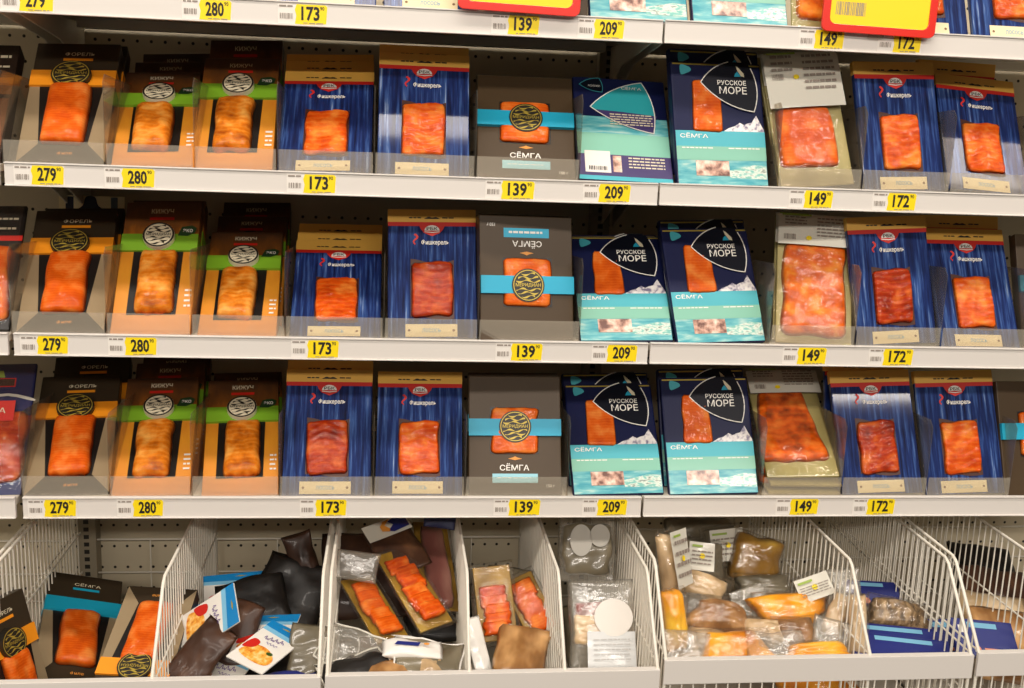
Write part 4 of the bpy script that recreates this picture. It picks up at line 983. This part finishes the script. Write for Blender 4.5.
for a, label, px, py, Y, h, lean, yaw, roll in (
    ((41, .060, .130, M_PFISH, .75, .85, 0, (-.028, .028, .030, .125)), 'upright pouch with a white label, against the left wire side of the fourth bin', 670, 566, -.02, .130, .30, .85, .12),
    ((42, .050, .110, M_GFISH, .8, .9, -.05, None), 'narrow golden fish piece standing on end at the left of the fourth bin', 676, 620, -.09, .110, .35, .35, .02),
    ((43, .130, .068, M_GFISH, .92, .9, .34, None), 'bright golden fillet lying along the front rail, left part of the fourth bin', 736, 650, -.125, .062, .75, .05, -.02),
    ((44, .135, .066, M_GFISH, .92, .88, -.34, None), 'bright golden fillet in the middle of the heap, pointing left', 792, 610, -.04, .060, .80, 0, -.06),
    ((45, .115, .066, M_BFISH, .9, .85, .36, None), 'brown and orange fish half with a dark edge, middle of the heap', 721, 616, -.05, .062, .80, .05, .20),
    ((46, .095, .055, M_PFISH, .85, .9, 0, None), 'fish with a white belly and brown back, behind the brown half', 704, 586, .02, .055, .75, 0, .42),
    ((47, .100, .095, M_AMBER, .92, .92, 0, None), 'amber crinkled pouch at the back of the fourth bin', 757, 560, .09, .095, .40, 0, .25),
    ((48, .085, .090, M_GREYF, .9, .9, 0, (-.034, .012, .030, .080)), 'grey pouch with a pale printed label, back left of the fourth bin', 703, 564, .06, .090, .50, .05, .14),
    ((49, .080, .085, M_GREYF, .8, .9, 0, (-.030, .034, .020, .078)), 'grey pouch with yellow dot label, behind the pale printed label', 723, 548, .13, .085, .35, 0, -.10),
    ((50, .085, .062, M_BFISH, .85, .88, .05, None), 'plump orange-brown chunk in crinkled film, right of centre at the front', 798, 634, -.09, .062, .70, 0, -.05),
    ((51, .115, .036, M_GFISH, .95, .9, .25, None), 'thin golden strip along the front rail, right part of the fourth bin', 818, 652, -.14, .034, .80, 0, -.05),
    ((52, .038, .105, M_PFISH, .85, .95, .1, None), 'pale long fish standing against the divider of the fourth bin', 858, 625, -.10, .105, .40, -.3, -.05),
    ((53, .070, .060, M_PFISH, .7, .8, 0, (-.030, .030, .012, .052)), 'pouch with a white and green label, right of the golden fillet', 812, 590, -.01, .060, .55, -.2, -.40),
    ((54, .055, .085, M_PFISH, .7, .9, 0, None), 'pale crumpled pouch between the label and the divider', 838, 615, -.06, .085, .5, -.4, .30),
    ((55, .090, .050, M_PFISH, .9, .9, 0, None), 'pale pouch under the bright golden fillet, at the rail centre', 768, 632, -.08, .050, .9, 0, .15),
    ((56, .110, .060, M_GREYF, .9, .9, 0, None), 'grey pouch behind the golden fillet, below the amber pouch', 766, 588, .05, .060, .8, 0, 0),
    ((57, .110, .080, M_PFISH, .9, .9, 0, None), 'pale pouch at the left front, beside the narrow golden piece', 702, 645, -.08, .080, 1.0, 0, .1),
    ((58, .150, .100, M_GREYF, .9, .9, 0, None), 'dim pouch at the very back of the fourth bin, under the shelf', 700, 540, .24, .100, .5, 0, 0),
    ((59, .200, .120, M_BFISH, .9, .9, 0, None), 'brown pouch at the bottom of the fourth bin, below the heap', 740, 655, .04, .12, 1.35, 0, 0),
    ((60, .160, .120, M_GFISH, .9, .9, 0, None), 'golden pouch low in the fourth bin, seen through the front grid', 815, 672, -.06, .12, 1.3, 0, 0)):
    item(fish_pouch(*a), label, 'packaged fish', GF, px, py, Y, h, lean, yaw, roll)

GS = 'clear crumpled pouches among the smoked fish'
for sd, w, h, px, py, Y, ln, ya, ro, label in (
        (81, .05, .085, 846, 592, -.04, .35, -.4, -.25, 'clear crumpled pouch tip standing by the divider of the fourth bin'),
        (82, .09, .05, 690, 648, -.13, .7, .2, .2, 'clear crumpled pouch at the front left corner of the fourth bin'),
        (83, .07, .06, 753, 603, -.01, .7, 0, -.3, 'clear crumpled pouch left of the bright golden fillet'),
        (84, .10, .05, 776, 646, -.135, .9, .1, .1, 'clear crumpled pouch between the two golden pieces at the rail'),
        (85, .08, .06, 690, 610, -.02, .6, .3, .4, 'clear crumpled pouch right of the standing golden piece'),
        (86, .06, .07, 830, 640, -.12, .5, -.3, .2, 'clear crumpled pouch over the right front of the fourth bin')):
    o = thing('clear_bag'); pillow('film', o, M_FILM2, w, h, .018, sd, .010, freq=24); item(o, label, 'packaging', GS, px, py, Y, h, ln, ya, ro)

# --- fifth bin: navy cards and a scaly fish
def navy_card(seed, w=.06, h=.17):
    t = thing('navy_card_pack'); MB().box(-w / 2, w / 2, 0, .010, 0, h).build('card', M_NCARD, t, .002)
    flat('blue_stripe', rect(w * .26, w * .40, .03, h * .75), 1, mat('stripe_blue', (120, 180, 210), .4), t)
    flat('white_mark', rect(w * .1, w * .3, h * .82, h * .90), 1, M_WHITE, t)
    flat('orange_mark', rect(-w * .36, -w * .28, .02, h * .55), 1, mat('salmon_ink', (232, 150, 120), .5), t); flat('round_mark', disc(-w * .32, h * .66, .006, .006, 12), 1, mat('salmon_ink', (232, 150, 120), .5), t)
    return t
GN = 'navy card packs in the fifth bin'
item(navy_card(1), 'navy card pack lying lowest at the rail of the fifth bin', 'packaged fish', GN, 902, 650, -.12, .17, 1.1, 0, -1.42)
item(navy_card(2), 'navy card pack lying across the middle of the fifth bin', 'packaged fish', GN, 893, 639, -.08, .17, 1.1, 0, -1.44)
item(navy_card(3, .075, .15), 'navy card pack with orange marks, right end of the fifth bin against the wire side', 'packaged fish', GN, 950, 637, -.02, .15, 1.0, .1, -1.5)
item(navy_card(4, .05, .10), 'navy card pack at the back of the fifth bin behind the scaly fish', 'packaged fish', GN, 874, 593, .06, .10, .9, 0, -1.5)
item(fish_pouch(61, .115, .058, M_SCALE, .92, .9, .12), 'vacuum packed scaly brown fish in the fifth bin', 'packaged fish', None, 900, 614, -.03, .058, .75, 0, .22)
item(navy_card(5, .07, .11), 'navy card pack with orange marks beyond the wire side, in the last basket', 'packaged fish', None, 985, 638, -.08, .11, .95, 0, -1.45)
GL = 'dim pouches in the last basket'
for sd, m, px, py, Y, label in ((71, M_BPOUCH, 1000, 600, .14, 'brown pouch at the back of the last basket'), (72, M_BFISH, 1012, 645, -.04, 'golden brown pouch at the right edge of the last basket'), (73, M_KPOUCH, 985, 575, .22, 'black pouch at the very back of the last basket'), (74, M_PFISH, 1000, 628, .04, 'pale pouch in the middle of the last basket')):
    item(soft('fish_pouch', m, .14, .14, .035, sd), label, 'packaged fish', GL, px, py, Y, .14, .9, .1, .2)

# ------------------------------------------------------------------ left bay, cut by the picture's edge
def smoked_box():
    t = thing('smoked_fish_box'); carton(t, .13, .235, .03, mat('deep_brown_carton', (44, 30, 22), .38))
    flat('gold_band', rect(-.064, .064, .13, .165), 1, mat('bronze_band', (156, 100, 40), .4, .3), t); flat('lower_panel', rect(-.062, .062, .012, .122), 1, mat('amber_panel', (120, 66, 24), .4), t)
    lines('title_print', -.02, .055, .205, .212, 1, 1, M_IVORY, t, .8, 3); lines('title_print', .0, .055, .185, .190, 1, 1, M_IVORY, t, .8, 4); return t
def clip_pack():
    t = thing('black_vacuum_pack'); MB().box(-.065, .065, 0, .008, 0, .235).build('board', M_KPOUCH, t, .002)
    flat('red_band', rect(-.065, .065, .165, .175), 1, M_REDINK, t); fillet('salmon_slice', t, M_SAL, .012, .085, .09, .14, .010, -.0006, 4, taper=.1)
    for z in (.186, .205): lines('script_print', .015, .055, z, z + .005, 1, 1, M_IVORY, t, .8, int(z * 999))
    crumple('film', t, M_FILM, lambda u, v: (-.065 + .13 * u, -.014, .003 + .23 * v), 10, 16, .003, 8); return t
def navy_vac():
    t = thing('navy_vacuum_pack'); MB().box(-.07, .07, 0, .008, 0, .24).build('board', mat('navy_board', (26, 34, 84), .35, coat=.5), t, .002)
    fillet('smoked_slice', t, M_DARKSAL, .01, .085, .115, .13, .008, -.0006, 6, ripple=4); flat('red_panel', [(-.07, .128), (.046, .128), (.046, .165), (-.07, .165)], 22, M_REDINK, t)
    text('panel_lettering', 'РЫБА', .010, .147, .045, .010, 23, M_IVORY, t, .01); e = flat('red_plate', rect(-.015, .040, .195, .212), 1, M_REDINK, t); flat('plate_rim', rect(-.013, .038, .197, .210), 2, M_BPOUCH, e)
    flat('leaf_mark', [(.004, .213), (.022, .213), (.018, .226), (.008, .226)], 1, M_GLEAF, t); flat('wavy_line', curve([(-.07, .178), (-.02, .172), (.03, .178), (.07, .168), (.07, .173), (.03, .183), (-.02, .177), (-.07, .183)], 3), 1, M_LABELW, t)
    crumple('film', t, M_FILM, lambda u, v: (-.07 + .14 * u, -.013, .003 + .235 * v), 10, 16, .003, 9); return t
o = tag(smoked_box(), 'dark brown box with bronze band at the left edge, second shelf', 'packaged fish'); pose(o, -.075, .014, DECK[1], .72, .03, -.03, lift=.003)
o = tag(clip_pack(), 'black vacuum pack with red band and orange slice at the left edge, third shelf', 'packaged fish'); pose(o, -.076, .014, DECK[2], .70, .03, -.03, lift=.003)
o = tag(navy_vac(), 'navy vacuum pack with red panel at the left edge, lowest shelf', 'packaged fish'); pose(o, -.078, .014, DECK[3] - .004, .72, .06, -.02, lift=.003)
o = pack('for:2', 'trout box at the far left of the top shelf, cut by the left edge', 'packaged fish', GROUP['for']); stand(o, 'for', -.10, .012, DECK[0], .8, 0, 0)

# the hang card behind the trout boxes on the third shelf
t = thing('hang_card', 'cream hang card with a dark bell-shaped slot behind the trout boxes, third shelf', 'hang card')
MB().box(-.058, .058, 0, .002, 0, .19).build('card', M_CREAM, t)
flat('bell_slot', curve([(-.030, .150), (.022, .150), (.030, .160), (.012, .172), (.006, .188), (-.010, .188), (-.016, .172), (-.032, .160)], 4), 1, mat('bell_navy', (24, 26, 46), .5), t)
flat('dark_stripe', rect(-.046, -.032, .0, .188), 1, mat('bell_navy', (24, 26, 46), .5), t); flat('grey_stripe', rect(.034, .046, .0, .188), 1, mat('stripe_grey', (86, 100, 112), .5), t)
p = at(88, 190, .335); pose(t, p.x, .335, DECK[2], .12, 0, 0)
